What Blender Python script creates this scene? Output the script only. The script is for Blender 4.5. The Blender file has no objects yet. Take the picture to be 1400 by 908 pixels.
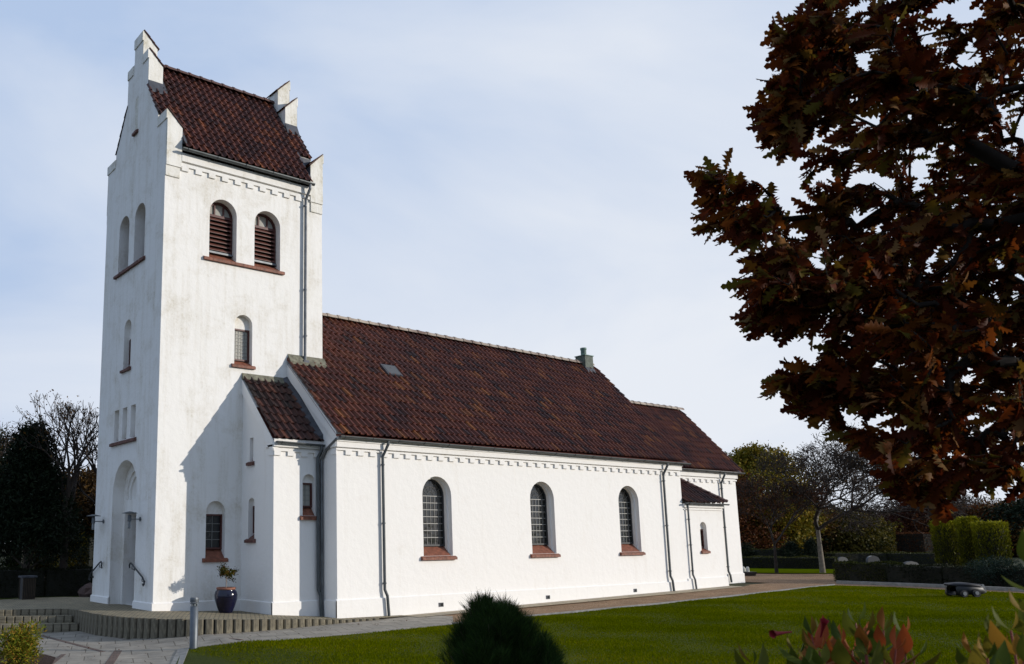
import bpy, math, random
import numpy as np
from mathutils import Vector, Matrix, geometry
random.seed(7); RNG=np.random.default_rng(11)
C=bpy.context.scene.collection
SC=bpy.context.scene
# ------------------------------------------------------------------ camera, world, sun, exposure
F,PX,PY=1164.04,457.03,539.91
YAW,PITCH,ROLL=0.6089,0.1693,-0.0065
CAM=np.array([-8.7067,-20.4439,1.7])
sy,cy,sp,cp=math.sin(YAW),math.cos(YAW),math.sin(PITCH),math.cos(PITCH)
FWD=np.array([sy*cp,cy*cp,sp]); RT=np.array([cy,-sy,0.0]); UPV=np.cross(RT,FWD)
R2=RT*math.cos(ROLL)+UPV*math.sin(ROLL); U2=-RT*math.sin(ROLL)+UPV*math.cos(ROLL)
cam=bpy.data.cameras.new('camera'); co=bpy.data.objects.new('camera',cam); C.objects.link(co)
co.matrix_world=Matrix(((R2[0],U2[0],-FWD[0],CAM[0]),(R2[1],U2[1],-FWD[1],CAM[1]),(R2[2],U2[2],-FWD[2],CAM[2]),(0,0,0,1)))
cam.sensor_width=36; cam.sensor_fit='HORIZONTAL'; cam.lens=36*F/1400
cam.shift_x=(700-PX)/1400; cam.shift_y=(PY-454)/1400
cam.clip_start=.05; cam.clip_end=3000
cam.dof.use_dof=True; cam.dof.focus_distance=22; cam.dof.aperture_fstop=7.0
SC.camera=co
SC.view_settings.view_transform='Standard'; SC.view_settings.look='None'
SC.view_settings.exposure=0.0; SC.view_settings.gamma=1.0; SC.view_settings.use_curve_mapping=False
EL=math.radians(15.0); SAZ=math.atan2(0.70,-0.714)      # sun to the right, a little behind the camera
sd=Vector((math.sin(SAZ)*math.cos(EL),math.cos(SAZ)*math.cos(EL),math.sin(EL)))
sun=bpy.data.lights.new('sun','SUN'); sun.energy=3.75; sun.angle=math.radians(.55); sun.color=(1.0,.93,.83)
so=bpy.data.objects.new('sun',sun); C.objects.link(so); so.rotation_euler=sd.to_track_quat('Z','Y').to_euler()
W=bpy.data.worlds.new('World'); SC.world=W; W.use_nodes=True
nt=W.node_tree; nt.nodes.clear()
def N(nt,t,**k):
    n=nt.nodes.new(t)
    for a,b in k.items():
        if a.startswith('i_'): n.inputs[a[2:].replace('_',' ')].default_value=b
        else: setattr(n,a,b)
    return n
def ramp(nt,stops,interp='LINEAR'):
    r=nt.nodes.new('ShaderNodeValToRGB'); e=r.color_ramp.elements; r.color_ramp.interpolation=interp
    while len(e)<len(stops): e.new(.5)
    for i,(p,c) in enumerate(stops):
        e[i].position=p; e[i].color=(c[0],c[1],c[2],1) if not isinstance(c,(int,float)) else (c,c,c,1)
    return r
L=nt.links.new
sky=N(nt,'ShaderNodeTexSky',sky_type='NISHITA',sun_disc=False,sun_elevation=EL,sun_rotation=SAZ,air_density=1.0,dust_density=.6,ozone_density=1.6)
tc=N(nt,'ShaderNodeTexCoord'); mp=N(nt,'ShaderNodeMapping'); mp.inputs['Scale'].default_value=(1.0,1.3,2.6); mp.inputs['Rotation'].default_value=(.12,.08,.5)
n1=N(nt,'ShaderNodeTexNoise',i_Scale=1.25,i_Detail=6.0,i_Roughness=.5,i_Distortion=.6)
cr=ramp(nt,[(.44,.0),(.56,.5),(.70,1.)])
sep=N(nt,'ShaderNodeSeparateXYZ'); hz=ramp(nt,[(.0,.60),(.14,.40),(.34,.06),(.8,.0)])
mx=N(nt,'ShaderNodeMath',operation='MULTIPLY'); ad=N(nt,'ShaderNodeMath',operation='MAXIMUM')
L(tc.outputs['Generated'],mp.inputs['Vector']); L(mp.outputs[0],n1.inputs['Vector']); L(n1.outputs['Fac'],cr.inputs[0])
L(tc.outputs['Generated'],sep.inputs[0]); L(sep.outputs['Z'],hz.inputs[0])
SKY=.115
# a thin bright veil of cloud stands over the north and east; the unseen west and south are set clearer to tune light on shaded walls
vm=N(nt,'ShaderNodeVectorMath',operation='DOT_PRODUCT'); vm.inputs[1].default_value=(.70,.71,.12); L(tc.outputs['Generated'],vm.inputs[0])
vr=ramp(nt,[(.0,.88),(.5,1.)]); mr=N(nt,'ShaderNodeMapRange'); mr.inputs['From Min'].default_value=-.35; mr.inputs['From Max'].default_value=.65; L(vm.outputs['Value'],mr.inputs['Value']); L(mr.outputs[0],vr.inputs[0])
mv=N(nt,'ShaderNodeMix',data_type='RGBA'); mv.inputs['B'].default_value=(.46/SKY,.585/SKY,.81/SKY,1); L(sky.outputs[0],mv.inputs['A'])
mva=N(nt,'ShaderNodeMath',operation='MULTIPLY'); mva.inputs[1].default_value=.97; L(vr.outputs[0],mva.inputs[0]); L(mva.outputs[0],mv.inputs['Factor'])
mc=N(nt,'ShaderNodeMix',data_type='RGBA'); mc.inputs['B'].default_value=(.80/SKY,.84/SKY,.91/SKY,1)
m2=N(nt,'ShaderNodeMath',operation='ADD',use_clamp=True); m3=N(nt,'ShaderNodeMath',operation='MULTIPLY'); m3.inputs[1].default_value=.62
es=N(nt,'ShaderNodeMapRange'); es.inputs['From Min'].default_value=.15; es.inputs['From Max'].default_value=1.; es.inputs['To Min'].default_value=-.22; es.inputs['To Max'].default_value=.38; es.clamp=True; L(sep.outputs['X'],es.inputs['Value'])
ea=N(nt,'ShaderNodeMath',operation='ADD'); L(hz.outputs[0],ea.inputs[0]); L(es.outputs[0],ea.inputs[1])
L(cr.outputs[0],m3.inputs[0]); L(m3.outputs[0],m2.inputs[0]); L(ea.outputs[0],m2.inputs[1])
vq=ramp(nt,[(.25,.0),(.75,1.)]); L(mr.outputs[0],vq.inputs[0]); m4=N(nt,'ShaderNodeMath',operation='MULTIPLY'); L(m2.outputs[0],m4.inputs[0]); L(vq.outputs[0],m4.inputs[1])
L(mv.outputs['Result'],mc.inputs['A']); L(m4.outputs[0],mc.inputs['Factor'])
bg=N(nt,'ShaderNodeBackground'); bg.inputs['Strength'].default_value=SKY; L(mc.outputs['Result'],bg.inputs[0])
wo=N(nt,'ShaderNodeOutputWorld'); L(bg.outputs[0],wo.inputs[0])
def at(u,v,z=None,depth=None):
    """pixel of the 1400x908 photograph -> point at height z, or at a distance in front of the camera"""
    d=FWD+R2*(u-PX)/F+U2*(PY-v)/F
    if depth is not None: return CAM+d*depth
    zz=z if z is not None else 0.
    for _ in range(40):
        P=CAM+d*(zz-CAM[2])/d[2]
        if z is not None: return P
        zz=.5*zz+.5*float(G(P[0]))
    return P
GX=[-60,-1.5,0,6,11,18,22,60]; GZ=[-.55,-.5,-.31,-.27,-.22,-.12,-.03,0]
def G(x): return np.interp(x,GX,GZ)
# ------------------------------------------------------------------ materials
def mat(name,col,rough=.8,metal=0.,noise=0.,nscale=6.,bump=0.,bscale=40.,spec=.4,dark=None,translucent=0.,coord='Object'):
    m=bpy.data.materials.new(name); m.use_nodes=True; t=m.node_tree; b=t.nodes['Principled BSDF']
    b.inputs['Base Color'].default_value=(*col,1); b.inputs['Roughness'].default_value=rough; b.inputs['Metallic'].default_value=metal
    b.inputs['Specular IOR Level'].default_value=spec
    if noise or bump: tc=N(t,'ShaderNodeTexCoord')
    if noise:
        n=N(t,'ShaderNodeTexNoise',i_Scale=nscale,i_Detail=6.,i_Roughness=.6); t.links.new(tc.outputs[coord],n.inputs['Vector'])
        d=dark or tuple(c*(1-noise) for c in col)
        r=ramp(t,[(.3,d),(.7,tuple(min(1,c*(1+noise*.4)) for c in col))]); t.links.new(n.outputs['Fac'],r.inputs[0]); t.links.new(r.outputs[0],b.inputs['Base Color'])
    if bump:
        n=N(t,'ShaderNodeTexNoise',i_Scale=bscale,i_Detail=5.,i_Roughness=.65); t.links.new(tc.outputs[coord],n.inputs['Vector'])
        bp=N(t,'ShaderNodeBump',i_Strength=bump,i_Distance=.02); t.links.new(n.outputs['Fac'],bp.inputs['Height']); t.links.new(bp.outputs[0],b.inputs['Normal'])
    return m
def leafmat(name,stops,translucent=.25,rough=.6,spec=.08):
    """colour picked per leaf from the point attribute 'rnd'"""
    m=bpy.data.materials.new(name); m.use_nodes=True; t=m.node_tree; b=t.nodes['Principled BSDF']
    a=N(t,'ShaderNodeAttribute',attribute_name='rnd'); r=ramp(t,stops); t.links.new(a.outputs['Fac'],r.inputs[0])
    t.links.new(r.outputs[0],b.inputs['Base Color']); b.inputs['Roughness'].default_value=rough; b.inputs['Specular IOR Level'].default_value=spec
    tr=N(t,'ShaderNodeBsdfTranslucent'); t.links.new(r.outputs[0],tr.inputs[0]); mx=N(t,'ShaderNodeMixShader'); mx.inputs[0].default_value=translucent
    t.links.new(b.outputs[0],mx.inputs[1]); t.links.new(tr.outputs[0],mx.inputs[2]); t.links.new(mx.outputs[0],t.nodes['Material Output'].inputs[0])
    return m
def plaster(name,base,stain,lo,hi,bstr=.35):
    m=bpy.data.materials.new(name); m.use_nodes=True; t=m.node_tree; b=t.nodes['Principled BSDF']; l=t.links.new
    g=N(t,'ShaderNodeNewGeometry')
    n=N(t,'ShaderNodeTexNoise',i_Scale=1.1,i_Detail=9.,i_Roughness=.68,i_Distortion=.4); l(g.outputs['Position'],n.inputs['Vector'])
    mp=N(t,'ShaderNodeMapping'); mp.inputs['Scale'].default_value=(2.2,2.2,.22); l(g.outputs['Position'],mp.inputs['Vector'])
    n2=N(t,'ShaderNodeTexNoise',i_Scale=1.6,i_Detail=8.,i_Roughness=.7); l(mp.outputs[0],n2.inputs['Vector'])
    r=ramp(t,[(lo,0.),(hi,1.)]); l(n.outputs['Fac'],r.inputs[0])
    r2=ramp(t,[(lo-.02,0.),(hi+.03,1.)]); l(n2.outputs['Fac'],r2.inputs[0])
    n3=N(t,'ShaderNodeTexNoise',i_Scale=14.,i_Detail=6.,i_Roughness=.7); l(g.outputs['Position'],n3.inputs['Vector']); r3=ramp(t,[(.35,.25),(.65,1.)]); l(n3.outputs['Fac'],r3.inputs[0])
    sm=N(t,'ShaderNodeMath',operation='ADD'); l(r.outputs[0],sm.inputs[0]); l(r2.outputs[0],sm.inputs[1])
    hm=N(t,'ShaderNodeMath',operation='MULTIPLY',use_clamp=True); l(sm.outputs[0],hm.inputs[0]); l(r3.outputs[0],hm.inputs[1])
    m3=N(t,'ShaderNodeMath',operation='MULTIPLY'); m3.inputs[1].default_value=.75; l(hm.outputs[0],m3.inputs[0])
    mx=N(t,'ShaderNodeMix',data_type='RGBA'); mx.inputs['A'].default_value=(*base,1); mx.inputs['B'].default_value=(*stain,1); l(m3.outputs[0],mx.inputs['Factor'])
    l(mx.outputs['Result'],b.inputs['Base Color']); b.inputs['Roughness'].default_value=.92; b.inputs['Specular IOR Level'].default_value=.15
    b1=N(t,'ShaderNodeTexNoise',i_Scale=5.,i_Detail=8.,i_Roughness=.62); l(g.outputs['Position'],b1.inputs['Vector'])
    bp=N(t,'ShaderNodeBump',i_Strength=bstr,i_Distance=.03); l(b1.outputs['Fac'],bp.inputs['Height']); l(bp.outputs[0],b.inputs['Normal'])
    return m
def tilemat(name,stops,rough=.42):
    m=bpy.data.materials.new(name); m.use_nodes=True; t=m.node_tree; b=t.nodes['Principled BSDF']; l=t.links.new
    uv=N(t,'ShaderNodeUVMap'); f=N(t,'ShaderNodeVectorMath',operation='FLOOR'); l(uv.outputs[0],f.inputs[0])
    w=N(t,'ShaderNodeTexWhiteNoise',noise_dimensions='2D'); l(f.outputs[0],w.inputs['Vector'])
    r=ramp(t,stops); l(w.outputs['Value'],r.inputs[0])
    g=N(t,'ShaderNodeNewGeometry'); n=N(t,'ShaderNodeTexNoise',i_Scale=1.3,i_Detail=7.,i_Roughness=.7); l(g.outputs['Position'],n.inputs['Vector'])
    r2=ramp(t,[(.35,.78),(.65,1.12)]); l(n.outputs['Fac'],r2.inputs[0])
    mu=N(t,'ShaderNodeMix',data_type='RGBA',blend_type='MULTIPLY'); mu.inputs['Factor'].default_value=1; l(r.outputs[0],mu.inputs['A']); l(r2.outputs[0],mu.inputs['B'])
    n4=N(t,'ShaderNodeTexNoise',i_Scale=22.,i_Detail=5.,i_Roughness=.7); l(g.outputs['Position'],n4.inputs['Vector']); r4=ramp(t,[(.60,0.),(.72,.5)]); l(n4.outputs['Fac'],r4.inputs[0])
    m5=N(t,'ShaderNodeMix',data_type='RGBA'); m5.inputs['B'].default_value=(.16,.12,.08,1); l(r4.outputs[0],m5.inputs['Factor']); l(mu.outputs['Result'],m5.inputs['A'])
    l(m5.outputs['Result'],b.inputs['Base Color'])
    b.inputs['Roughness'].default_value=rough; b.inputs['Specular IOR Level'].default_value=.20
    bp=N(t,'ShaderNodeBump',i_Strength=.25,i_Distance=.01); l(n4.outputs['Fac'],bp.inputs['Height']); l(bp.outputs[0],b.inputs['Normal'])
    return m
def paving(name,c1,c2,mortar,sx,sz,msize=.02,off=.5,rot=0.,bump=.5,rough=.85):
    m=bpy.data.materials.new(name); m.use_nodes=True; t=m.node_tree; b=t.nodes['Principled BSDF']; l=t.links.new
    g=N(t,'ShaderNodeNewGeometry'); mp=N(t,'ShaderNodeMapping'); mp.inputs['Rotation'].default_value=(0,0,rot); l(g.outputs['Position'],mp.inputs['Vector'])
    br=N(t,'ShaderNodeTexBrick',offset=off); br.inputs['Color1'].default_value=(*c1,1); br.inputs['Color2'].default_value=(*c2,1); br.inputs['Mortar'].default_value=(*mortar,1)
    br.inputs['Scale'].default_value=1; br.inputs['Brick Width'].default_value=sx; br.inputs['Row Height'].default_value=sz; br.inputs['Mortar Size'].default_value=msize; br.inputs['Mortar Smooth'].default_value=.2
    l(mp.outputs[0],br.inputs['Vector'])
    n=N(t,'ShaderNodeTexNoise',i_Scale=2.3,i_Detail=8.,i_Roughness=.7); l(g.outputs['Position'],n.inputs['Vector']); r=ramp(t,[(.3,.62),(.7,1.15)]); l(n.outputs['Fac'],r.inputs[0])
    mu=N(t,'ShaderNodeMix',data_type='RGBA',blend_type='MULTIPLY'); mu.inputs['Factor'].default_value=1; l(br.outputs['Color'],mu.inputs['A']); l(r.outputs[0],mu.inputs['B'])
    l(mu.outputs['Result'],b.inputs['Base Color']); b.inputs['Roughness'].default_value=rough
    n2=N(t,'ShaderNodeTexNoise',i_Scale=90.,i_Detail=4.); l(g.outputs['Position'],n2.inputs['Vector'])
    mm=N(t,'ShaderNodeMath',operation='MULTIPLY_ADD'); mm.inputs[1].default_value=-1.2; l(br.outputs['Fac'],mm.inputs[0]); l(n2.outputs['Fac'],mm.inputs[2])
    bp=N(t,'ShaderNodeBump',i_Strength=bump,i_Distance=.012); l(mm.outputs[0],bp.inputs['Height']); l(bp.outputs[0],b.inputs['Normal'])
    return m
def speckle(name,cols,scale,bump=.6,dist=.02,big=1.2):
    m=bpy.data.materials.new(name); m.use_nodes=True; t=m.node_tree; b=t.nodes['Principled BSDF']; l=t.links.new
    g=N(t,'ShaderNodeNewGeometry'); v=N(t,'ShaderNodeTexVoronoi',i_Scale=scale); l(g.outputs['Position'],v.inputs['Vector'])
    s=N(t,'ShaderNodeSeparateColor'); l(v.outputs['Color'],s.inputs[0])
    k=len(cols); r=ramp(t,[(i/(k-1),c) for i,c in enumerate(cols)]); l(s.outputs[0],r.inputs[0])
    n=N(t,'ShaderNodeTexNoise',i_Scale=big,i_Detail=7.,i_Roughness=.65); l(g.outputs['Position'],n.inputs['Vector']); r2=ramp(t,[(.3,.7),(.7,1.2)]); l(n.outputs['Fac'],r2.inputs[0])
    mu=N(t,'ShaderNodeMix',data_type='RGBA',blend_type='MULTIPLY'); mu.inputs['Factor'].default_value=1; l(r.outputs[0],mu.inputs['A']); l(r2.outputs[0],mu.inputs['B'])
    l(mu.outputs['Result'],b.inputs['Base Color']); b.inputs['Roughness'].default_value=.9; b.inputs['Specular IOR Level'].default_value=.2
    bp=N(t,'ShaderNodeBump',i_Strength=bump,i_Distance=dist,invert=True); l(v.outputs['Distance'],bp.inputs['Height']); l(bp.outputs[0],b.inputs['Normal'])
    return m
M={}
M['wall']=plaster('nave_plaster',(.82,.80,.77),(.66,.61,.54),.58,.82,.4)
M['twall']=plaster('tower_plaster',(.80,.785,.755),(.50,.45,.35),.50,.74,.45)
M['cap']=plaster('weathered_plaster',(.78,.765,.72),(.36,.31,.18),.46,.70,.6)
T1=[(0,(.035,.018,.017)),(.12,(.065,.022,.017)),(.5,(.105,.030,.019)),(.85,(.135,.040,.021)),(.965,(.150,.050,.022)),(1,(.24,.085,.025))]
T2=[(0,(.022,.014,.013)),(.3,(.034,.015,.013)),(.8,(.055,.020,.016)),(1,(.085,.030,.018))]
T3=[(0,(.048,.020,.016)),(.4,(.085,.029,.021)),(.85,(.125,.040,.025)),(1,(.21,.065,.025))]
M['tile']=tilemat('nave_roof_tiles',T1,.48); M['tiled']=tilemat('dark_roof_tiles',T2,.52); M['tilet']=tilemat('tower_roof_tiles',T3,.55)
M['ridge']=mat('ridge_tile',(.36,.31,.25),.7,noise=.7,nscale=.9,dark=(.09,.045,.035))
M['ridged']=mat('dark_ridge_tile',(.09,.04,.03),.6,noise=.5,nscale=7)
M['zinc']=mat('zinc',(.16,.17,.18),.5,.75,noise=.35,nscale=4)
M['zincd']=mat('dark_zinc',(.10,.11,.115),.5,.6,noise=.3,nscale=5)
M['lead']=mat('lead_sheet',(.075,.08,.095),.65,.3,noise=.5,nscale=5)
M['flash']=mat('mortar_flashing',(.19,.18,.13),.85,noise=.6,nscale=9,bump=.5)
M['sill']=mat('brick_sill',(.225,.078,.044),.6,noise=.55,nscale=9,bump=.3,bscale=25)
M['silld']=mat('dull_sill',(.16,.075,.06),.8,noise=.5,nscale=8)  # darker, greyer brick colour for every west-facing sill
M['frame']=mat('red_brown_paint',(.075,.020,.016),.45)
M['louv']=mat('louvre_paint',(.12,.045,.034),.5,noise=.4,nscale=5)
M['iron']=mat('dark_iron_frame',(.035,.037,.04),.5,.3)
M['bar']=mat('lead_came',(.24,.24,.23),.5,.2)
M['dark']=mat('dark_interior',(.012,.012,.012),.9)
M['copper']=mat('verdigris',(.12,.22,.18),.7,noise=.5,nscale=7,dark=(.07,.085,.075))
M['chim']=mat('chimney_metal',(.10,.12,.10),.75,noise=.5,nscale=9)
M['lampm']=mat('galvanised_steel',(.13,.145,.16),.5,.6,noise=.2,nscale=9)
M['doorm']=mat('door_wood',(.05,.03,.025),.6,noise=.4,nscale=8)
def glass(name,col,rough=.12,spec=.35):
    m=bpy.data.materials.new(name); m.use_nodes=True; t=m.node_tree; b=t.nodes['Principled BSDF']; l=t.links.new
    b.inputs['Base Color'].default_value=(*col,1); b.inputs['Roughness'].default_value=rough; b.inputs['Specular IOR Level'].default_value=spec
    g=N(t,'ShaderNodeNewGeometry'); n=N(t,'ShaderNodeTexNoise',i_Scale=4.5,i_Detail=3.); l(g.outputs['Position'],n.inputs['Vector'])
    bp=N(t,'ShaderNodeBump',i_Strength=.35,i_Distance=.03); l(n.outputs['Fac'],bp.inputs['Height']); l(bp.outputs[0],b.inputs['Normal'])
    return m
M['glass']=glass('leaded_glass',(.018,.02,.02)); M['curt']=glass('curtained_glass',(.36,.35,.31),.2)
def clearg():
    m=bpy.data.materials.new('lamp_glass'); m.use_nodes=True; t=m.node_tree; b=t.nodes['Principled BSDF']
    b.inputs['Base Color'].default_value=(.30,.33,.35,1); b.inputs['Roughness'].default_value=.08; b.inputs['Transmission Weight'].default_value=.6
    return m
M['lampglass']=clearg()
M['terrace']=paving('block_paving',(.34,.275,.165),(.26,.215,.13),(.05,.045,.03),.21,.105,.014,.5,.5)
M['slab']=paving('concrete_slabs',(.30,.265,.215),(.25,.225,.185),(.09,.07,.045),.6,.6,.01,.5,.35,.35)
M['slabw']=paving('path_slabs',(.40,.33,.23),(.32,.27,.19),(.08,.07,.05),.8,.45,.01,.5,0,.4)
M['brickstrip']=paving('brick_strip',(.20,.12,.09),(.13,.09,.07),(.06,.045,.035),.21,.06,.012,.5,.9)
M['gravel']=speckle('gravel',[(.15,.085,.045),(.32,.20,.115),(.23,.135,.075),(.42,.30,.19)],55,.8,.03)
M['soil']=speckle('soil',[(.03,.018,.013),(.07,.04,.03),(.05,.03,.02)],40,.9,.04)
M['kerb']=mat('kerb_stone',(.24,.235,.22),.85,noise=.4,nscale=6,bump=.3)
M['lawn']=speckle('lawn_turf',[(.028,.042,.0),(.044,.062,.0),(.060,.074,.001)],60,.9,.03,.8)
M['field']=speckle('rough_ground',[(.02,.03,.008),(.035,.04,.012),(.05,.045,.02)],12,.6,.05,.1)
M['blade']=leafmat('grass_blade',[(0,(.056,.074,.0)),(.5,(.098,.122,.0)),(.9,(.148,.162,.0)),(1,(.19,.16,.01))],.25,.9,0.)
M['post']=mat('concrete_post',(.20,.175,.125),.95,noise=.62,nscale=4,bump=.7,bscale=30,coord='Generated')
# ------------------------------------------------------------------ mesh helpers
ORG={}
def mesh(name,V,Fs,m,parent=None,uv=None,rnd=None,smooth=False,loc=None):
    V=np.asarray(V,float)
    if parent is not None: o0=ORG[parent.name]
    elif loc is not None: o0=np.array(loc,float)
    else: o0=np.zeros(3)
    V=V-o0
    me=bpy.data.meshes.new(name)
    if isinstance(Fs,np.ndarray):
        n,k=Fs.shape; me.vertices.add(len(V)); me.vertices.foreach_set('co',V.astype(np.float32).ravel())
        me.loops.add(n*k); me.loops.foreach_set('vertex_index',Fs.astype(np.int32).ravel())
        me.polygons.add(n); me.polygons.foreach_set('loop_start',(np.arange(n)*k).astype(np.int32)); me.polygons.foreach_set('loop_total',np.full(n,k,np.int32)); me.update(calc_edges=True)
    else: me.from_pydata([tuple(v) for v in V],[],[tuple(f) for f in Fs]); me.update()
    if uv is not None:
        u=me.uv_layers.new(name='UVMap'); li=np.empty(len(me.loops),np.int32); me.loops.foreach_get('vertex_index',li)
        u.data.foreach_set('uv',np.asarray(uv,np.float32)[li].ravel())
    if rnd is not None:
        a=me.attributes.new('rnd','FLOAT','POINT'); a.data.foreach_set('value',np.asarray(rnd,np.float32))
    if smooth: me.polygons.foreach_set('use_smooth',np.ones(len(me.polygons),bool))
    me.materials.append(m)
    o=bpy.data.objects.new(name,me); C.objects.link(o)
    if parent is not None: o.parent=parent
    else: o.location=o0
    ORG[o.name]=o0
    return o
def tag(o,label,cat,group=None,kind=None):
    o['label']=label; o['category']=cat
    if group: o['group']=group
    if kind: o['kind']=kind
    return o
def thing(name,label,cat,loc,group=None):
    o=bpy.data.objects.new(name,None); C.objects.link(o); o.location=tuple(loc); o.empty_display_size=.2; ORG[o.name]=np.array(loc,float)
    return tag(o,label,cat,group)
class MB:
    def __init__(s): s.v=[]; s.f=[]; s.n=0
    def add(s,V,Fs):
        V=np.asarray(V,float); s.v.append(V); s.f+= [tuple(i+s.n for i in f) for f in Fs]; s.n+=len(V); return s
    def box(s,a,b,axes=None,bev=0):
        x0,y0,z0=a; x1,y1,z1=b
        V=[(x0,y0,z0),(x1,y0,z0),(x1,y1,z0),(x0,y1,z0),(x0,y0,z1),(x1,y0,z1),(x1,y1,z1),(x0,y1,z1)]
        return s.add(V,[(0,3,2,1),(4,5,6,7),(0,1,5,4),(1,2,6,5),(2,3,7,6),(3,0,4,7)])
    def hexa(s,P): return s.add(P,[(0,3,2,1),(4,5,6,7),(0,1,5,4),(1,2,6,5),(2,3,7,6),(3,0,4,7)])
    def tube(s,pts,r,n=10,cap=True):
        pts=[np.array(p,float) for p in pts]; R=[r]*len(pts) if np.isscalar(r) else r
        V=[];ref=None
        for i,p in enumerate(pts):
            d=pts[min(i+1,len(pts)-1)]-pts[max(i-1,0)]; d/=np.linalg.norm(d)+1e-9
            if ref is None: ref=np.array([0,0,1.]) if abs(d[2])<.9 else np.array([1.,0,0])
            a=np.cross(d,ref); a/=np.linalg.norm(a); b=np.cross(a,d); ref=b
            for k in range(n):
                t=2*math.pi*k/n; V.append(p+R[i]*(math.cos(t)*a+math.sin(t)*b))
        Fs=[(i*n+k,i*n+(k+1)%n,(i+1)*n+(k+1)%n,(i+1)*n+k) for i in range(len(pts)-1) for k in range(n)]
        if cap: Fs+=[tuple(range(n)),tuple(range((len(pts)-1)*n,len(pts)*n))]
        return s.add(V,Fs)
    def lathe(s,c,prof,n=24,cap=False):
        V=[(c[0]+r*math.cos(2*math.pi*k/n),c[1]+r*math.sin(2*math.pi*k/n),c[2]+z) for r,z in prof for k in range(n)]
        Fs=[(i*n+k,i*n+(k+1)%n,(i+1)*n+(k+1)%n,(i+1)*n+k) for i in range(len(prof)-1) for k in range(n)]
        if cap: Fs+=[tuple(range(n)),tuple(range((len(prof)-1)*n,len(prof)*n))]
        return s.add(V,Fs)
    def prism(s,poly,f0,f1):
        """poly 2D list; f0,f1 map (a,b)->3D for the two ends"""
        n=len(poly); V=[f0(*p) for p in poly]+[f1(*p) for p in poly]
        return s.add(V,[tuple(range(n)),tuple(range(2*n-1,n-1,-1))]+[(i,(i+1)%n,n+(i+1)%n,n+i) for i in range(n)])
    def build(s,name,m,parent=None,smooth=False,loc=None):
        return mesh(name,np.concatenate(s.v),s.f,m,parent,smooth=smooth,loc=loc)
def cdt_sheet(poly,zf,step=None,holes=()):
    """triangulated flat sheet inside a polygon, heights from zf(x,y)"""
    pts=[Vector(p) for p in poly]; n=len(pts); ed=[(i,(i+1)%n) for i in range(n)]
    if step:
        P=np.array(poly); x0,y0=P.min(0); x1,y1=P.max(0)
        xs=np.arange(math.ceil(x0/step)*step,x1,step); ys=np.arange(math.ceil(y0/step)*step,y1,step)
        for x in xs:
            for y in ys: pts.append(Vector((x,y)))
    v,e,f,*_=geometry.delaunay_2d_cdt(pts,ed,[list(range(n))],1,1e-5)
    return [(p.x,p.y,zf(p.x,p.y)) for p in v],[tuple(t) for t in f]
def outline(u0,u1,z0,zs,arch=True,n=14):
    """window outline, arch springing at zs"""
    if not arch: return [(u0,z0),(u1,z0),(u1,zs),(u0,zs)]
    r=(u1-u0)/2; c=(u0+u1)/2
    return [(u0,z0),(u1,z0)]+[(c+r*math.cos(t),zs+r*math.sin(t)) for t in np.linspace(0,math.pi,n)]
class Face:
    """a wall plane: point(u,z,d) with d metres behind (negative = proud of) the wall face"""
    def __init__(s,o,U,inn): s.o=np.array(o,float); s.U=np.array(U,float); s.i=np.array(inn,float)
    def p(s,u,z,d=0.): return s.o+s.U*u+np.array([0,0,z])+s.i*d
    def wall(s,mb,outer,holes):
        polys=[[Vector((a,b,0)) for a,b in outer]]+[[Vector((a,b,0)) for a,b in h['o']] for h in holes]
        tri=geometry.tessellate_polygon(polys); flat=[p for q in polys for p in q]
        mb.add([s.p(q.x,q.y) for q in flat],[tuple(t) for t in tri])
        for h in holes:
            o=h['o']; d0=0.
            for inset,dep in h['steps']:      # stepped reveals
                if inset:
                    o2=shrink(o,inset,h); mb.add([s.p(a,b,d0) for a,b in o]+[s.p(a,b,d0) for a,b in o2],[(i,(i+1)%len(o),len(o)+(i+1)%len(o),len(o)+i) for i in range(len(o))]); o=o2
                n=len(o); mb.add([s.p(a,b,d0) for a,b in o]+[s.p(a,b,d0+dep) for a,b in o],[(i,(i+1)%n,n+(i+1)%n,n+i) for i in range(n)]); d0+=dep
            h['inner']=o; h['d']=d0
    def pan(s,mb,poly,d): mb.add([s.p(a,b,d) for a,b in poly],[tuple(range(len(poly)))])
    def slab(s,mb,poly,d0,d1): mb.prism(poly,lambda a,b:s.p(a,b,d0),lambda a,b:s.p(a,b,d1))
    def bx(s,mb,u0,u1,z0,z1,d0,d1): s.slab(mb,[(u0,z0),(u1,z0),(u1,z1),(u0,z1)],d0,d1)
def shrink(o,k,h):
    u0,u1,z0,zs,arch=h['b']; return outline(u0+k,u1-k,z0,zs-(0 if arch else k),arch)
def hole(u0,u1,z0,top,arch=True,steps=((0,.25),)):
    zs=top-(u1-u0)/2 if arch else top
    return dict(o=outline(u0,u1,z0,zs,arch),b=(u0,u1,z0,zs,arch),steps=steps)
def ringframe(fc,mb,o,w,d0,d1,arch_b):
    u0,u1,z0,zs,arch=arch_b
    a=outline(u0,u1,z0,zs,arch); b=outline(u0+w,u1-w,z0+w,zs-(0 if arch else w),arch); n=len(a)
    V=[fc.p(x,y,d0) for x,y in a]+[fc.p(x,y,d0) for x,y in b]+[fc.p(x,y,d1) for x,y in a]+[fc.p(x,y,d1) for x,y in b]
    Fs=[]
    for i in range(n):
        j=(i+1)%n; Fs+=[(i,j,n+j,n+i),(n+i,n+j,3*n+j,3*n+i)]
    mb.add(V,Fs); return b
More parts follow.
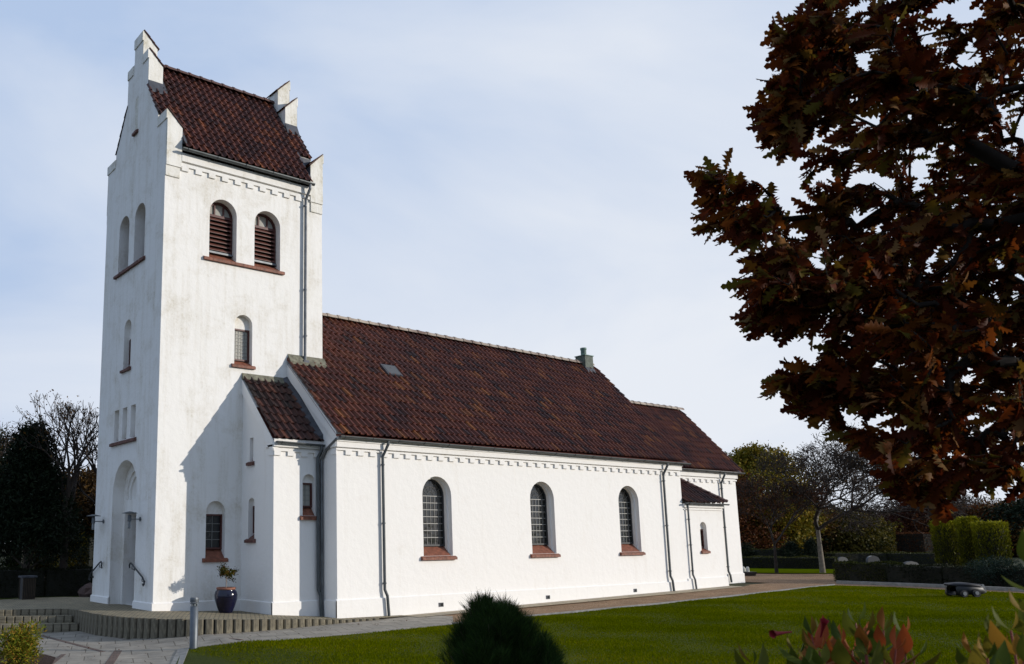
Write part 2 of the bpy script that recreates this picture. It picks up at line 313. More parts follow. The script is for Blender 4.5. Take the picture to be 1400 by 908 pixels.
def sill(fc,root,u0,u1,zf,zb,depth,proj=.07,th=.07,m='sill',over=.09,inner=None):
    """sloping brick sill: inside the reveal from depth back to the face, then a nosing wider than the opening"""
    mb=MB(); a0,a1=inner if inner else (u0,u1)
    ins=[(depth+.01,zb),(0.002,zf+.03),(0.002,zf-.06),(depth+.01,zf-.06)]
    mb.prism(ins,lambda d,z:fc.p(a0+.003,z,d),lambda d,z:fc.p(a1-.003,z,d))
    nose=[(.0,zf+.035),(-proj,zf),(-proj,zf-th),(.0,zf-th)]
    L_=u1-u0+2*over; n=max(2,int(L_/.13))
    for k in range(n):                      # bricks on edge
        c0=u0-over+L_*k/n; c1=c0+L_/n-.006
        mb.prism(nose,lambda d,z,c=c0:fc.p(c,z,d),lambda d,z,c=c1:fc.p(c,z,d))
    core=[(0.,zf+.030),(-proj+.006,zf-.004),(-proj+.006,zf-th+.004),(0.,zf-th+.004)]
    mb.prism(core,lambda d,z:fc.p(u0-over+.004,z,d),lambda d,z:fc.p(u1+over-.012,z,d))
    return mb.build('sill',M[m],root)
# ------------------------------------------------------------------ the church
W_,LT,GT=4.44,5.13,.45
MID=W_/2
church=thing('church','white limewashed village church with stepped tower gables and dark brown tiled roofs','church',(0,0,-.3))
def part(mb,name,m,parent=None,smooth=False): return mb.build(name,M[m] if isinstance(m,str) else m,parent or church,smooth)
def small_window(fc,h,ftop,fbot,depth,sillz,gl='glass',arch=True,bars=(1,3),frame='frame',sm='sill',sover=.09,white=False,fw=.045):
    u0,u1,z0,zs,_=h['b']; d=h['d']
    mb=MB(); fc.pan(mb,outline(u0,u1,fbot,ftop,False),d-.01)
    w=part(mb,'window',gl)
    f=MB(); ringframe(fc,f,None,fw,d-.06,d-.012,(u0,u1,fbot,ftop,False)); part(f,'frame',frame,w)
    b=MB()
    for i in range(1,bars[0]+1):
        x=u0+fw+(u1-u0-2*fw)*i/(bars[0]+1); fc.bx(b,x-.006,x+.006,fbot+fw,ftop-fw,d-.025,d-.013)
    for i in range(1,bars[1]+1):
        z=fbot+fw+(ftop-fbot-2*fw)*i/(bars[1]+1); fc.bx(b,u0+fw,u1-fw,z-.006,z+.006,d-.027,d-.0135)
    part(b,'glazing_bars','bar',w)
    if sillz is not None: 
        s=sill(fc,w,u0,u1,sillz,fbot,d-.0,m=sm,over=sover)
    return w
def blind(fc,mb,h,ftop):
    """plaster lunette over the frame"""
    u0,u1,z0,zs,_=h['b']; fc.slab(mb,[p for p in outline(u0-.01,u1+.01,ftop,zs,True)],h['d']-.06,h['d']+.02)
# --- tower
SF=Face((0,0,0),(1,0,0),(0,1,0)); WF=Face((0,0,0),(0,1,0),(1,0,0))
NF=Face((0,W_,0),(1,0,0),(0,-1,0)); EF=Face((LT,0,0),(0,1,0),(-1,0,0))
EAVE=12.26
hb=[hole(1.36,2.21,9.42,11.20,steps=((0,.34),)),hole(2.79,3.65,9.42,11.18,steps=((0,.34),))]
hu=hole(2.19,2.75,6.50,7.95,steps=((0,.22),)); hl=hole(1.42,1.98,1.24,2.75,steps=((0,.22),))
tw=MB(); SF.wall(tw,[(0,-.7),(LT,-.7),(LT,EAVE),(0,EAVE)],hb+[hu,hl])
blind(SF,tw,hu,7.57); blind(SF,tw,hl,2.41)
# west face outline with shoulders and pinnacle
def gable(zt=13.41):
    ws=.60; hw1,hw2=.80,.33; zp1,zp2,zb=15.97,16.79,14.83
    rk=lambda y:12.66+(min(y,W_-y))*1.483           # roof rake just under the tiles
    L_=[(0,EAVE-.6),(0,zt),(ws,zt),(ws,rk(ws)),(MID-hw1,rk(MID-hw1)),(MID-hw1,zp1),(MID-hw2,zp1),(MID-hw2,zp2)]
    return L_+[(W_-a,b) for a,b in reversed(L_)]
gp=gable()
hw=[hole(2.50,3.30,9.55,11.26,steps=((0,.62),)),hole(1.30,2.09,9.55,11.26,steps=((0,.62),)),hole(2.07,2.60,6.52,7.97,steps=((0,.22),)),
    hole(2.12,2.36,13.68,14.78,False,((0,.45),)),]+[hole(a,a+.35,4.52,5.42,False,((0,.2),)) for a in (1.545,2.17,2.785)]
hd=hole(1.25,3.05,-.02,3.93,steps=((0,.32),))
WF.wall(tw,[(0,-.7),(0,EAVE-.6)]+gp[1:-1]+[(W_,EAVE-.6),(W_,-.7)],hw+[hd])
blind(WF,tw,hw[2],7.45)
for h in hw[3:]: WF.pan(tw,outline(*h['b']),h['d'])
# door recess: back wall with door opening and stepped tympanum
DI=(1.42,2.90,-.02,2.50)
WF2=Face((.32,0,0),(0,1,0),(1,0,0))
hdoor=hole(DI[0],DI[1],DI[2],DI[3],False,((0,.45),)); htym=dict(o=outline(1.52,2.80,2.86,3.02,True),b=(1.52,2.80,2.86,3.02,True),steps=((0,.05),(.13,.05)))
WF2.wall(tw,outline(1.251,3.049,-.02,3.03,True),[dict(hdoor,o=[(DI[0],-.019),(DI[1],-.019),(DI[1],DI[3]),(DI[0],DI[3])]),htym])
hdoor['d']=.45; WF2.pan(tw,htym['inner'],.10)
# other two faces (east, north)
EF.wall(tw,[(0,-.7),(0,EAVE-.6)]+gp[1:-1]+[(W_,EAVE-.6),(W_,-.7)],[]); NF.wall(tw,[(0,-.7),(LT,-.7),(LT,EAVE),(0,EAVE)],[])
wall_t=part(tw,'tower_wall','twall')
# gable bodies above the eaves (thickness GT, tops falling inwards under tiles)
def gable_mass(name,x_out,sgn):
    mb=MB(); caps=[]
    X=lambda t:x_out+sgn*t
    def block(y0,y1,zb,zt,dz=.45,tiled=True):
        P=[(X(.004),y0,zb),(X(GT),y0,zb),(X(GT),y1,zb),(X(.004),y1,zb),(X(.004),y0,zt),(X(GT),y0,zt-dz),(X(GT),y1,zt-dz),(X(.004),y1,zt)]
        mb.hexa(P)
        nrm=np.array([sgn*dz,0,GT])/math.hypot(dz,GT)
        k=3; cap=MB(); caps.append(cap)
        for i in range(k):     # cap tiles in overlapping courses
            t0,t1=i/k-.02,(i+1)/k+.06
            a=lambda t,y,h:np.array([X(GT*t),y,zt-dz*t])+nrm*h
            cap.hexa([a(t0,y0-.03,.004),a(t1,y0-.03,.022),a(t1,y1+.03,.022),a(t0,y1+.03,.004),a(t0,y0-.03,.03),a(t1,y0-.03,.052),a(t1,y1+.03,.052),a(t0,y1+.03,.03)])
    e=.035
    for (y0,y1) in ((-.065,.60),(W_-.60,W_+.065)): block(y0,y1,11.80,13.41)
    for (y0,y1) in ((-.035,.58),(W_-.58,W_+.035)):
        mb.hexa([(X(.004),y0,11.50),(X(GT-.03),y0,11.50),(X(GT-.03),y1,11.50),(X(.004),y1,11.50),(X(.004),y0,11.80),(X(GT-.03),y0,11.80),(X(GT-.03),y1,11.80),(X(.004),y1,11.80)])
    block(MID-.80,MID-.331,14.6,15.97); block(MID+.331,MID+.80,14.6,15.97); block(MID-.33,MID+.33,14.6,16.79)
    # web between, under the roof
    for s in (0,1):
        f=lambda y:(W_-y if s else y); ya,yb=.60,MID-.80
        lo=12.0; P=[]
        zz=lambda y:12.60+y*1.483-.02
        mb.hexa([(X(.004),f(ya),lo),(X(GT),f(ya),lo),(X(GT),f(yb),lo),(X(.004),f(yb),lo),(X(.004),f(ya),zz(ya)),(X(GT),f(ya),zz(ya)),(X(GT),f(yb),zz(yb)),(X(.004),f(yb),zz(yb))])
    mb.hexa([(X(.004),MID-.8,12),(X(GT),MID-.8,12),(X(GT),MID+.8,12),(X(.004),MID+.8,12),(X(.004),MID-.8,14.6),(X(GT),MID-.8,14.6),(X(GT),MID+.8,14.6),(X(.004),MID+.8,14.6)])
    # projecting bands on the outer face
    for (y0,y1,z0,z1) in ((-.068,.60,13.14,13.405),(W_-.60,W_+.068,13.14,13.405),(MID-.803,MID-.36,15.68,15.965),(MID+.36,MID+.803,15.68,15.965),(MID-.335,MID+.335,16.48,16.785)):
        a,b=sorted((X(-.03),X(.02))); bd=MB(); bd.box((a,y0,z0),(b,y1,z1)); caps.append((bd,))
    g=part(mb,name,'cap')
    for c in caps: part(c[0],'coping_band','cap',g) if isinstance(c,tuple) else part(c,'coping_tiles','tiled',g)
gable_mass('stepped_gable',0,1); gable_mass('stepped_gable',LT,-1)
for xa_,xb_ in ((GT+.001,GT+.012),(LT-GT-.012,LT-GT-.001)):
    for ya_,yb_ in ((-.05,.61),(W_-.61,W_+.05)):
        lm_=MB(); lm_.box((xa_,ya_,12.25),(xb_,yb_,12.93)); part(lm_,'lead_flashing','lead')
for x0_,x1_ in ((.03,GT+.01),(LT-GT-.01,LT-.03)):
    for y0_ in (.586,W_-.599): lm_=MB(); lm_.box((x0_,y0_,12.70),(x1_,y0_+.013,13.50)); part(lm_,'lead_flashing','lead')
# frieze of the tower
def frieze(fc,u0,u1,zl,zn,zb,zt,name='frieze',m='wall',pitch=.41,start=.1,tooth=.2,ends=True):
    mb=MB()
    fc.bx(mb,u0,u1,zl,zt,-.075,.01)
    fc.bx(mb,u0,u1,zn,zl-.045,-.045,.01)
    u=u0+start
    while u+tooth<u1: fc.bx(mb,u,u+tooth,zb,zn+.001,-.0445,.008); u+=pitch
    return part(mb,name,m)
frieze(SF,GT+.004,LT-GT-.004,12.0,11.86,11.74,12.24,'frieze','twall',.41,.02)
def plinth(fc,u0,u1,ztop,zbot=-.72,pr=.035):
    mb=MB(); mb.prism([(0.02,ztop+.03),(-pr,ztop),(-pr,zbot),(.02,zbot)],lambda d,z:fc.p(u0,z,d),lambda d,z:fc.p(u1,z,d)); return part(mb,'plinth','wall')
plinth(SF,-.03,2.478,.17); plinth(WF,-.033,1.25,.17); plinth(WF,3.05,W_+.03,.17)
# belfry windows
def belfry(fc,h,glz=True):
    u0,u1,z0,zs,_=h['b']; d=h['d']; r=(u1-u0)/2; zb=z0+.22
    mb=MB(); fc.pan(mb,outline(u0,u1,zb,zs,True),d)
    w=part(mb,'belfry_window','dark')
    f=MB(); inner=ringframe(fc,f,None,.06,d-.09,d-.012,(u0,u1,zb,zs,True)); fc.bx(f,u0+.05,u1-.05,zs-.035,zs+.035,d-.085,d-.02)
    for k in (1,2): x=u0+(u1-u0)*k/3; fc.bx(f,x-.018,x+.018,zs+.03,zs+r*.90,d-.08,d-.022)
    part(f,'frame','frame',w)
    p=MB(); fc.pan(p,outline(u0+.05,u1-.05,zs+.01,zs+.012,True),d-.03); part(p,'pane','curt',w)
    l=MB(); n=8; H=zs-.03-zb-.10
    for k in range(n):
        z=zb+.10+H*k/n; t=H/n*.62
        l.prism([(d-.14,z),(d-.03,z+t+.02),(d-.03,z+t+.04),(d-.14,z+.02)],lambda a,b:fc.p(u0+.055,b,a),lambda a,b:fc.p(u1-.055,b,a))
    part(l,'louvres','louv',w)
    g=MB(); fc.bx(g,u0+.03,u1-.03,zb+.005,zb+.06,d-.17,d-.06); part(g,'lead_strip','zinc',w)
    return w
for h in hb: belfry(SF,h)
for h in hw[:2]: belfry(WF,h)
def long_sill(fc,u0,u1,zf,opens,depth,zb,m='sill',proj=.075,th=.075):
    mb=MB()
    n=int((u1-u0)/.13)
    for k in range(n):
        c0=u0+(u1-u0)*k/n; c1=c0+(u1-u0)/n-.006; j=random.uniform(-.004,.004)
        mb.prism([(0,zf+.035),(-proj-j,zf),(-proj-j,zf-th),(0,zf-th)],lambda d,z:fc.p(c0,z,d),lambda d,z:fc.p(c1,z,d))
    for a,b in opens: mb.prism([(depth,zb),(.002,zf+.03),(.002,zf-.08),(depth,zf-.08)],lambda d,z:fc.p(a+.002,z,d),lambda d,z:fc.p(b-.002,z,d))
    mb.prism([(0.,zf+.03),(-proj+.008,zf-.004),(-proj+.008,zf-th+.004),(0.,zf-th+.004)],lambda d,z:fc.p(u0+.004,z,d),lambda d,z:fc.p(u1-.012,z,d))
    return part(mb,'sill',m)
long_sill(SF,1.19,3.78,9.41,[(1.36,2.21),(2.79,3.65)],.33,9.66)
long_sill(WF,1.20,3.50,9.53,[(1.30,2.09),(2.50,3.30)],.60,9.80,'silld')
long_sill(WF,1.42,3.30,4.47,[(1.545,1.895),(2.17,2.52),(2.785,3.135)],.19,4.62,'silld')
long_sill(WF,2.05,2.41,13.67,[(2.12,2.34)],.2,13.8,'silld')
small_window(SF,hu,7.57,6.66,.22,6.49,'curt',bars=(4,7)); small_window(SF,hl,2.41,1.49,.22,1.23,'glass',bars=(1,3))
small_window(WF,hw[2],7.45,6.72,.22,6.52,'curt',bars=(2,4),sm='silld')
# door
mb=MB(); WF2.bx(mb,DI[0],DI[1],-.02,DI[3],.40,.45); dr=part(mb,'door','doorm')
mb=MB()
for k in range(1,8): x=DI[0]+(DI[1]-DI[0])*k/8; WF2.bx(mb,x-.012,x+.012,.05,DI[3]-.05,.385,.402)
part(mb,'battens','frame',dr); mb=MB(); mb.tube([WF2.p(2.0,1.0,.39),WF2.p(2.0,1.0,.33),WF2.p(2.12,1.0,.33)],.012); part(mb,'handle','iron',dr)
# wall lamps beside the door
for yy in (3.70,.96):
    X=-.30; z=2.28
    mb=MB(); mb.lathe((0,0,0),[(0.0,0),(.06,0),(.06,.02),(.0,.02)],14)
    V=np.concatenate(mb.v); V=np.stack([-V[:,2],V[:,0]+yy,V[:,1]+z],1); mb.v=[V]
    mb.tube([(-.02,yy,z),(X+.05,yy,z)],.013); mb.lathe((X,yy,z-.06),[(.0,0),(.045,0),(.05,.02),(.045,.17),(0,.17)],14)
    lp=part(mb,'wall_lamp','lampm',smooth=False)
    mb=MB(); mb.lathe((X,yy,z),[(.0,.20),(.05,.195),(.20,.155),(.205,.147),(.19,.150),(.045,.17),(.0,.17)],28); part(mb,'lamp_shade','zincd',lp)
    mb=MB(); mb.lathe((X,yy,z-.24),[(0,0),(.036,0),(.04,.03),(.04,.19),(0,.19)],16); part(mb,'lamp_glass','lampglass',lp)
# handrails
for ys,ye,sg in ((1.36,.42,-1),(3.58,4.50,1)):
    mb=MB(); x=-.075
    c=[(x,ys-sg*.05,1.02),(x,ys-sg*.07,1.10),(x,ys,1.15),(x,ys+sg*.1,1.12),(x,ye-sg*.1,.80),(x,ye,.72),(x,ye+sg*.02,.64),(x,ye-sg*.04,.60),(x,ye-sg*.08,.64)]
    mb.tube(c,.021,8)
    for t in (.12,.86):
        y=ys+(ye-ys)*t; z=1.13+(.74-1.13)*t
        mb.tube([(x,y,z-.02),(x,y,z-.09),(0,y,z-.10)],.011,6); mb.tube([(-.012,y,z-.10),(.0,y,z-.10)],.035,10)
    part(mb,'handrail','iron')
# --- side wing (stair house) between tower and nave
XA,DA,XN,DN=2.48,1.666,3.95,2.366
AW=Face((XA,0,0),(0,-1,0),(1,0,0)); AS=Face((0,-DA,0),(1,0,0),(0,1,0))
haw=hole(.36,.70,1.72,2.83,steps=((0,.2),)); hsl=hole(.41,.60,3.80,4.43,False,((0,.18),))
has=hole(3.36,3.75,2.34,3.42,steps=((0,.2),))
aw=MB(); AW.wall(aw,[(0,-.7),(DA,-.7),(DA,4.30),(0,6.12)],[haw,hsl]); blind(AW,aw,haw,2.62); AW.pan(aw,outline(*hsl['b']),.18)
AS.wall(aw,[(XA,-.7),(XN,-.7),(XN,4.30),(XA,4.30)],[has]); blind(AS,aw,has,3.20)
# raking verge band
aw.prism([(0,6.12),(DA+.03,4.27),(DA+.03,3.98),(1.45,4.10),(.9,4.78),(0,5.72)],lambda u,z:AW.p(u,z,-.05),lambda u,z:AW.p(u,z,.12))
part(aw,'side_wing_wall','wall')
small_window(AW,haw,2.62,1.90,.2,1.72,'glass',bars=(1,2),sm='silld'); long_sill(AW,.33,.68,3.76,[(.41,.60)],.17,3.88,'silld')
small_window(AS,has,3.20,2.56,.2,2.30,'curt',bars=(1,3))
frieze(AS,XA-.03,XN,4.09,3.98,3.87,4.30,'frieze','wall',.41,.02)
mb=MB(); AW.bx(mb,DA-.38,DA+.050,4.09,4.14,-.050,.0); AW.bx(mb,DA-.24,DA+.025,3.87,4.05,-.026,.0); part(mb,'cornice_return','wall')
plinth(AS,XA-.035,XN,.17); plinth(AW,0.0,DA+.03,.17)
# --- nave
XE=19.04; NS=Face((0,-DN,0),(1,0,0),(0,1,0)); NW=Face((XN,0,0),(0,-1,0),(1,0,0)); NE_=Face((XE,0,0),(0,-1,0),(-1,0,0))
hn=[hole(a,a+1.08,1.26,3.46,steps=((0,.15),(.05,.16))) for a in (6.85,11.17,15.44)]
for h in hn: h['steps']=((0,.15),(.055,.16))
nw=MB(); NS.wall(nw,[(XN,-.8),(XE,-.8),(XE,4.42),(XN,4.42)],hn)
RW=(2.22,9.00); RE=(1.28,8.56)     # ridge (y,z) at the tower and at the east gable
NW.wall(nw,[(0,-.7),(DN,-.7),(DN,4.36),(DN-.15,4.58),(0,6.56)],[])
yN=W_+.55
nw.add([(XN,W_,-.7),(XN,yN,-.7),(XN,yN,4.3),(XN,W_,5.2)],[(0,1,2,3)])
nw.add([(XE,-DN,-.7),(XE,yN,-.7),(XE,yN,4.4),(XE,RE[0],8.40),(XE,-DN,4.40)],[(0,1,2,3,4)]); nw.add([(XN,yN,-.7),(XE,yN,-.7),(XE,yN,4.3),(XN,yN,4.3)],[(0,1,2,3)])
part(nw,'nave_wall','wall')
frieze(NS,XN-.03,XE+.03,4.10,4.02,3.905,4.24,'frieze','wall',.405,.30)
mb=MB(); NS.bx(mb,XN-.05,XE+.06,4.245,4.36,-.10,.01); part(mb,'cornice','wall')
mb=MB(); NW.bx(mb,DN-.30,DN+.06,4.10,4.30,-.055,.0); NW.bx(mb,DN-.22,DN+.026,3.905,4.055,-.026,.0); part(mb,'cornice_return','wall')
plinth(NS,XN-.035,XE,.20,-.8); plinth(NW,DA,DN+.03,.18)
M['skyg']=mat('skylight_glass',(.07,.075,.08),.6); M['ng']=glass('nave_glass',(.016,.018,.016),.06,.9)
for h in hn:
    u0,u1,z0,zs,_=h['b']; u0+=.055; u1-=.055; d=h['d']; r=(u1-u0)/2; zb=1.52
    mb=MB(); NS.pan(mb,outline(u0,u1,zb,zs,True,18),d-.005); w=part(mb,'window','ng')
    f=MB(); ringframe(NS,f,None,.05,d-.05,d-.008,(u0,u1,zb,zs,True)); part(f,'frame','iron',w)
    b=MB()
    for k in range(1,8): z=zb+.05+(zs-zb-.05)*k/7.; NS.bx(b,u0+.05,u1-.05,z-.009,z+.009,d-.026,d-.010)
    for k in range(1,6): x=u0+.05+(u1-u0-.1)*k/6; NS.bx(b,x-.004,x+.004,zb+.05,zs,d-.022,d-.0105)
    c=(u0+u1)/2
    for k in range(1,6):
        t=math.pi*k/6; b.tube([NS.p(c+.12*math.cos(t),zs+.12*math.sin(t),d-.018),NS.p(c+(r-.05)*math.cos(t),zs+(r-.05)*math.sin(t),d-.018)],.005,4)
    for rr in (.12,.26): b.tube([NS.p(c+rr*math.cos(t),zs+rr*math.sin(t),d-.018) for t in np.linspace(0,math.pi,12)],.005,4)
    part(b,'glazing_bars','bar',w)
    s=sill(NS,w,u0-.055,u1+.055,1.22,zb-.0,d,proj=.08,th=.07,over=.10,inner=(u0,u1))
for x,z in ((7.40,-.06),(11.72,-.04),(15.98,.0)):
    mb=MB(); NS.bx(mb,x-.09,x+.09,z-.055,z+.055,-.042,.0); v=part(mb,'air_vent','lead'); mb=MB(); NS.bx(mb,x-.02,x+.07,z-.035,z+.035,-.046,-.03); part(mb,'vent_opening','dark',v)
# --- chancel and sacristy
XC,DC,CN=24.51,1.27,3.65; XS=21.52
CS=Face((0,-DC,0),(1,0,0),(0,1,0)); CE=Face((XC,0,0),(0,-1,0),(-1,0,0))
cw=MB(); CS.wall(cw,[(XE,-.6),(XC,-.6),(XC,4.3),(XE,4.3)],[]); cw.add([(XC,-DC,-.6),(XC,CN,-.6),(XC,CN,4.3),(XC,1.14,7.02),(XC,-DC,4.3)],[(0,1,2,3,4)]); cw.add([(XE,CN,-.6),(XC,CN,-.6),(XC,CN,4.3),(XE,CN,4.3)],[(0,1,2,3)])
part(cw,'chancel_wall','wall')
frieze(CS,XE+.05,XC+.03,4.06,3.96,3.85,4.22,'frieze','wall',.405,.1)
mb=MB(); CS.bx(mb,XE+.1,XC+.06,4.225,4.33,-.10,.01); part(mb,'cornice','wall')
mb=MB(); CE.bx(mb,DC-.5,DC+.08,4.06,4.33,-.055,.0); part(mb,'cornice_return','wall')
plinth(CS,XS,XC+.03,.30,-.6)
SS=Face((0,-DN+.004,0),(1,0,0),(0,1,0)); SE_=Face((XS,0,0),(0,-1,0),(-1,0,0))
hs=hole(20.03,20.44,1.22,2.28,steps=((0,.2),))
sw=MB(); SS.wall(sw,[(XE,-.7),(XS,-.7),(XS,2.9),(XE,2.9)],[hs]); blind(SS,sw,hs,2.02); SE_.wall(sw,[(DC,-.6),(DN-.004,-.6),(DN-.004,2.9),(DC,2.9)],[])
part(sw,'sacristy_wall','wall')
small_window(SS,hs,2.02,1.36,.2,1.22,'glass',bars=(1,2),sover=.05)
mb=MB(); SS.bx(mb,XE+.06,XS+.03,2.70,2.74,-.03,.01); SS.bx(mb,XE+.06,XS+.05,2.79,2.92,-.06,.01); part(mb,'cornice','wall')
plinth(SS,XE,XS+.03,.28,-.7)
# --- roofs
def tile_roof(name,e0,e1,r0,r1,ncol,nrow,m,parent=None,keep=None,amp=.032,lip=.032,u0=0.,u1=1.,v0=0.,v1=1.,flare=0.):
    """pantiles on the surface spanned by eave e0-e1 and ridge r0-r1"""
    e0,e1,r0,r1=[np.array(p,float) for p in (e0,e1,r0,r1)]
    K=8; ns=ncol*K+1; s=np.linspace(0,1,ns); t=(np.arange(ns)%K)/K
    prof=amp*(np.cos(2*math.pi*(t-.20))*.85+np.cos(4*math.pi*(t-.19))*.5)
    nrm=np.cross(e1-e0,r0-e0); nrm/=np.linalg.norm(nrm); nrm*=np.sign(nrm[2])
    V=[];UV=[];Fs=[]
    jit=RNG.normal(0,.0055,(nrow,ncol+1))
    rowlen=np.linalg.norm(r0-e0)/nrow; bk=.075/rowlen/nrow; ov=.11/rowlen/nrow; th=.016
    def line(w,lift,j,damp=1.):
        P=(e0[None]*(1-s)[:,None]+e1[None]*s[:,None])*(1-w)+(r0[None]*(1-s)[:,None]+r1[None]*s[:,None])*w
        return P+nrm[None]*(prof*damp+lift+j-flare*math.sin(math.pi*w))[:,None]
    for r in range(nrow):
        j=np.repeat(jit[r],K)[:ns]; w0=r/nrow; w1=min((r+1)/nrow+ov,1.)
        # tile face, front edge, and the shadow gap under it
        for w,lift,jj in ((w0+bk,lip-th-.004,j),(w0,lip-th,j),(w0,lip,j),(w1,.0,j*0)):
            V.append(line(w,lift,jj)); UV.append(np.stack([s*ncol,np.full(ns,r+.5)],1))
    V=np.concatenate(V); UV=np.concatenate(UV)
    for r in range(nrow):
        for q in range(3):
            a=(4*r+q)*ns
            for i in range(ns-1):
                cu,cv=(i+.5)/(ns-1),(r+.5)/nrow
                if keep and not keep(cu,cv): continue
                Fs.append((a+i,a+i+1,a+ns+i+1,a+ns+i))
    # loop uv by face centre keeps each tile one colour
    V2=[];UV2=[];F2=[]
    Fa=np.array(Fs); cen=UV[Fa].mean(1); cen=np.floor(cen-np.array([.0,.0]))+.5
    Vn=V[Fa].reshape(-1,3); Un=np.repeat(cen,4,0); Fn=np.arange(len(Vn)).reshape(-1,4)
    o=mesh(name,Vn,Fn,M[m],parent or church,uv=Un)
    sk=MB()   # boarding under the tiles closes the view from below
    if not keep:
        nn=16; ev=lambda a,b:(e0*(1-a)+e1*a)*(1-b)+(r0*(1-a)+r1*a)*b
        sk.add([ev(i/nn,j/nn)-nrm*.075 for j in range(nn+1) for i in range(nn+1)],[(j*(nn+1)+i,j*(nn+1)+i+1,(j+1)*(nn+1)+i+1,(j+1)*(nn+1)+i) for j in range(nn) for i in range(nn)]); sk.build('roof_boarding',M['frame'],o)
    return o
def ridge_tiles(name,a,b,n,m,parent,r=.13,lip=.02):
    a=np.array(a,float); b=np.array(b,float); mb=MB()
    d=(b-a)/np.linalg.norm(b-a); side=np.cross(d,(0,0,1)); side/=np.linalg.norm(side); up=np.cross(side,d)
    for k in range(n):
        p0=a+(b-a)*k/n; p1=a+(b-a)*((k+1)/n+.012)
        ring=[]
        for p,rr in ((p0,r+lip),(p0+(p1-p0)*.16,r+lip),(p0+(p1-p0)*.161,r+.004),(p1,r)):
            ring+= [p+side*rr*math.cos(t)+up*(rr*math.sin(t)-.03) for t in np.linspace(0,math.pi,9)]
        mb.add(ring,[(i*9+j,i*9+j+1,(i+1)*9+j+1,(i+1)*9+j) for i in range(3) for j in range(8)]+[tuple(range(9))])
    return mb.build(name,M[m],parent)
def gutter(a,b,r=.065,m='zincd'):
    a=np.array(a,float); b=np.array(b,float); mb=MB(); d=(b-a)/np.linalg.norm(b-a); side=np.cross((0,0,1),d)
    V=[];n=9
    for p in (a,b):
        for rr in (r,r-.006): V+=[p+side*rr*math.cos(t)+np.array([0,0,rr*math.sin(t)]) for t in np.linspace(math.pi,2*math.pi,n)]
    Fs=[(i,i+1,2*n+i+1,2*n+i) for i in range(n-1)]+[(n+i,n+i+1,3*n+i+1,3*n+i) for i in range(n-1)]+[tuple(range(n)),tuple(range(2*n,3*n))]
    mb.add(V,Fs); L_=np.linalg.norm(b-a)
    for k in range(int(L_/.9)+1):
        p=a+d*(.15+k*.9)
        if (.15+k*.9)>L_: break
        mb.tube([p+side*(r+.004)*math.cos(t)+np.array([0,0,(r+.004)*math.sin(t)]) for t in np.linspace(math.pi,2*math.pi,8)],.009,5)
    return part(mb,'gutter',m)
# tower roof
rs=(15.95-12.36)/(MID+.20)
def tz(y): return 12.36+(y+.20)*rs
for sgn in (0,1):
    f=lambda y:(W_-y if sgn else y)
    x0,x1=-.03,LT+.03
    cuts=[]
    def kp(cu,cv):
        x=x0+(x1-x0)*cu; y=-.20+(MID+.20)*cv
        edge=(x<GT or x>LT-GT)
        if edge and (y<.60 or y>MID-.80): return False
        return True
    o=tile_roof('tower_roof',(x0,f(-.20),12.36),(x1,f(-.20),12.36),(x0,f(MID),15.95),(x1,f(MID),15.95),24,15,'tilet',keep=kp,amp=.044,lip=.058)
rt=ridge_tiles('ridge_tiles',(GT,MID,16.0),(LT-GT,MID,16.0),11,'ridged',church)
gutter((GT-.06,-.235,12.30),(LT-GT+.02,-.235,12.30))
# lead flashings around shoulders and pinnacles
for xo,sg in ((GT,1),(LT-GT,-1)):
    x=lambda t:xo+sg*t
    for y0,y1 in ((-.1,.62),(MID-.86,MID-.02)):
        a,b=sorted((x(0.002),x(.13)))
        mb=MB(); mb.hexa([(a,y0,tz(y0)-.02),(b,y0,tz(y0)-.02),(b,y1,tz(y1)-.02),(a,y1,tz(y1)-.02),(a,y0,tz(y0)+.075),(b,y0,tz(y0)+.065),(b,y1,tz(y1)+.065),(a,y1,tz(y1)+.075)]); part(mb,'lead_flashing','lead')
    a,b=sorted((x(.02),x(-GT-.0)))
    mb=MB(); mb.hexa([(a,MID-.98,tz(MID-.98)+.05),(b,MID-.98,tz(MID-.98)+.05),(b,MID-.80,tz(MID-.8)+.05),(a,MID-.80,tz(MID-.8)+.05),(a,MID-.98,tz(MID-.98)+.085),(b,MID-.98,tz(MID-.98)+.085),(b,MID-.802,tz(MID-.8)+.22),(a,MID-.802,tz(MID-.8)+.22)]); part(mb,'lead_flashing','lead')
# wing roof
tile_roof('side_wing_roof',(XA-.05,-DA-.13,4.30),(XN,-DA-.13,4.30),(XA-.05,-.004,6.20),(XN,-.004,6.20),7,8,'tiled',amp=.036,lip=.045)
gutter((XA-.02,-DA-.17,4.22),(XN-.02,-DA-.17,4.20),.055)
mb=MB(); mb.prism([(-.12,6.10),(-.12,6.13),(-.005,6.29),(-.003,6.25),(-.003,6.1)],lambda y,z:(XA-.05,y,z),lambda y,z:(XN,y,z)); part(mb,'mortar_flashing','flash')
nz=lambda y:6.56+y*(6.56-4.40)/(DN)
mb=MB(); az=lambda y:6.20+y*(1.90/(DA+.126))
mb.hexa([(XN-.20,-DA-.1,az(-DA-.1)+.0),(XN+.0,-DA-.1,az(-DA-.1)+.0),(XN+.0,-.01,az(-.01)),(XN-.20,-.01,az(-.01)),(XN-.20,-DA-.1,az(-DA-.1)+.085),(XN-.004,-DA-.1,az(-DA-.1)+.16),(XN-.004,-.01,az(-.01)+.16),(XN-.20,-.01,az(-.01)+.085)]); part(mb,'lead_valley','lead')
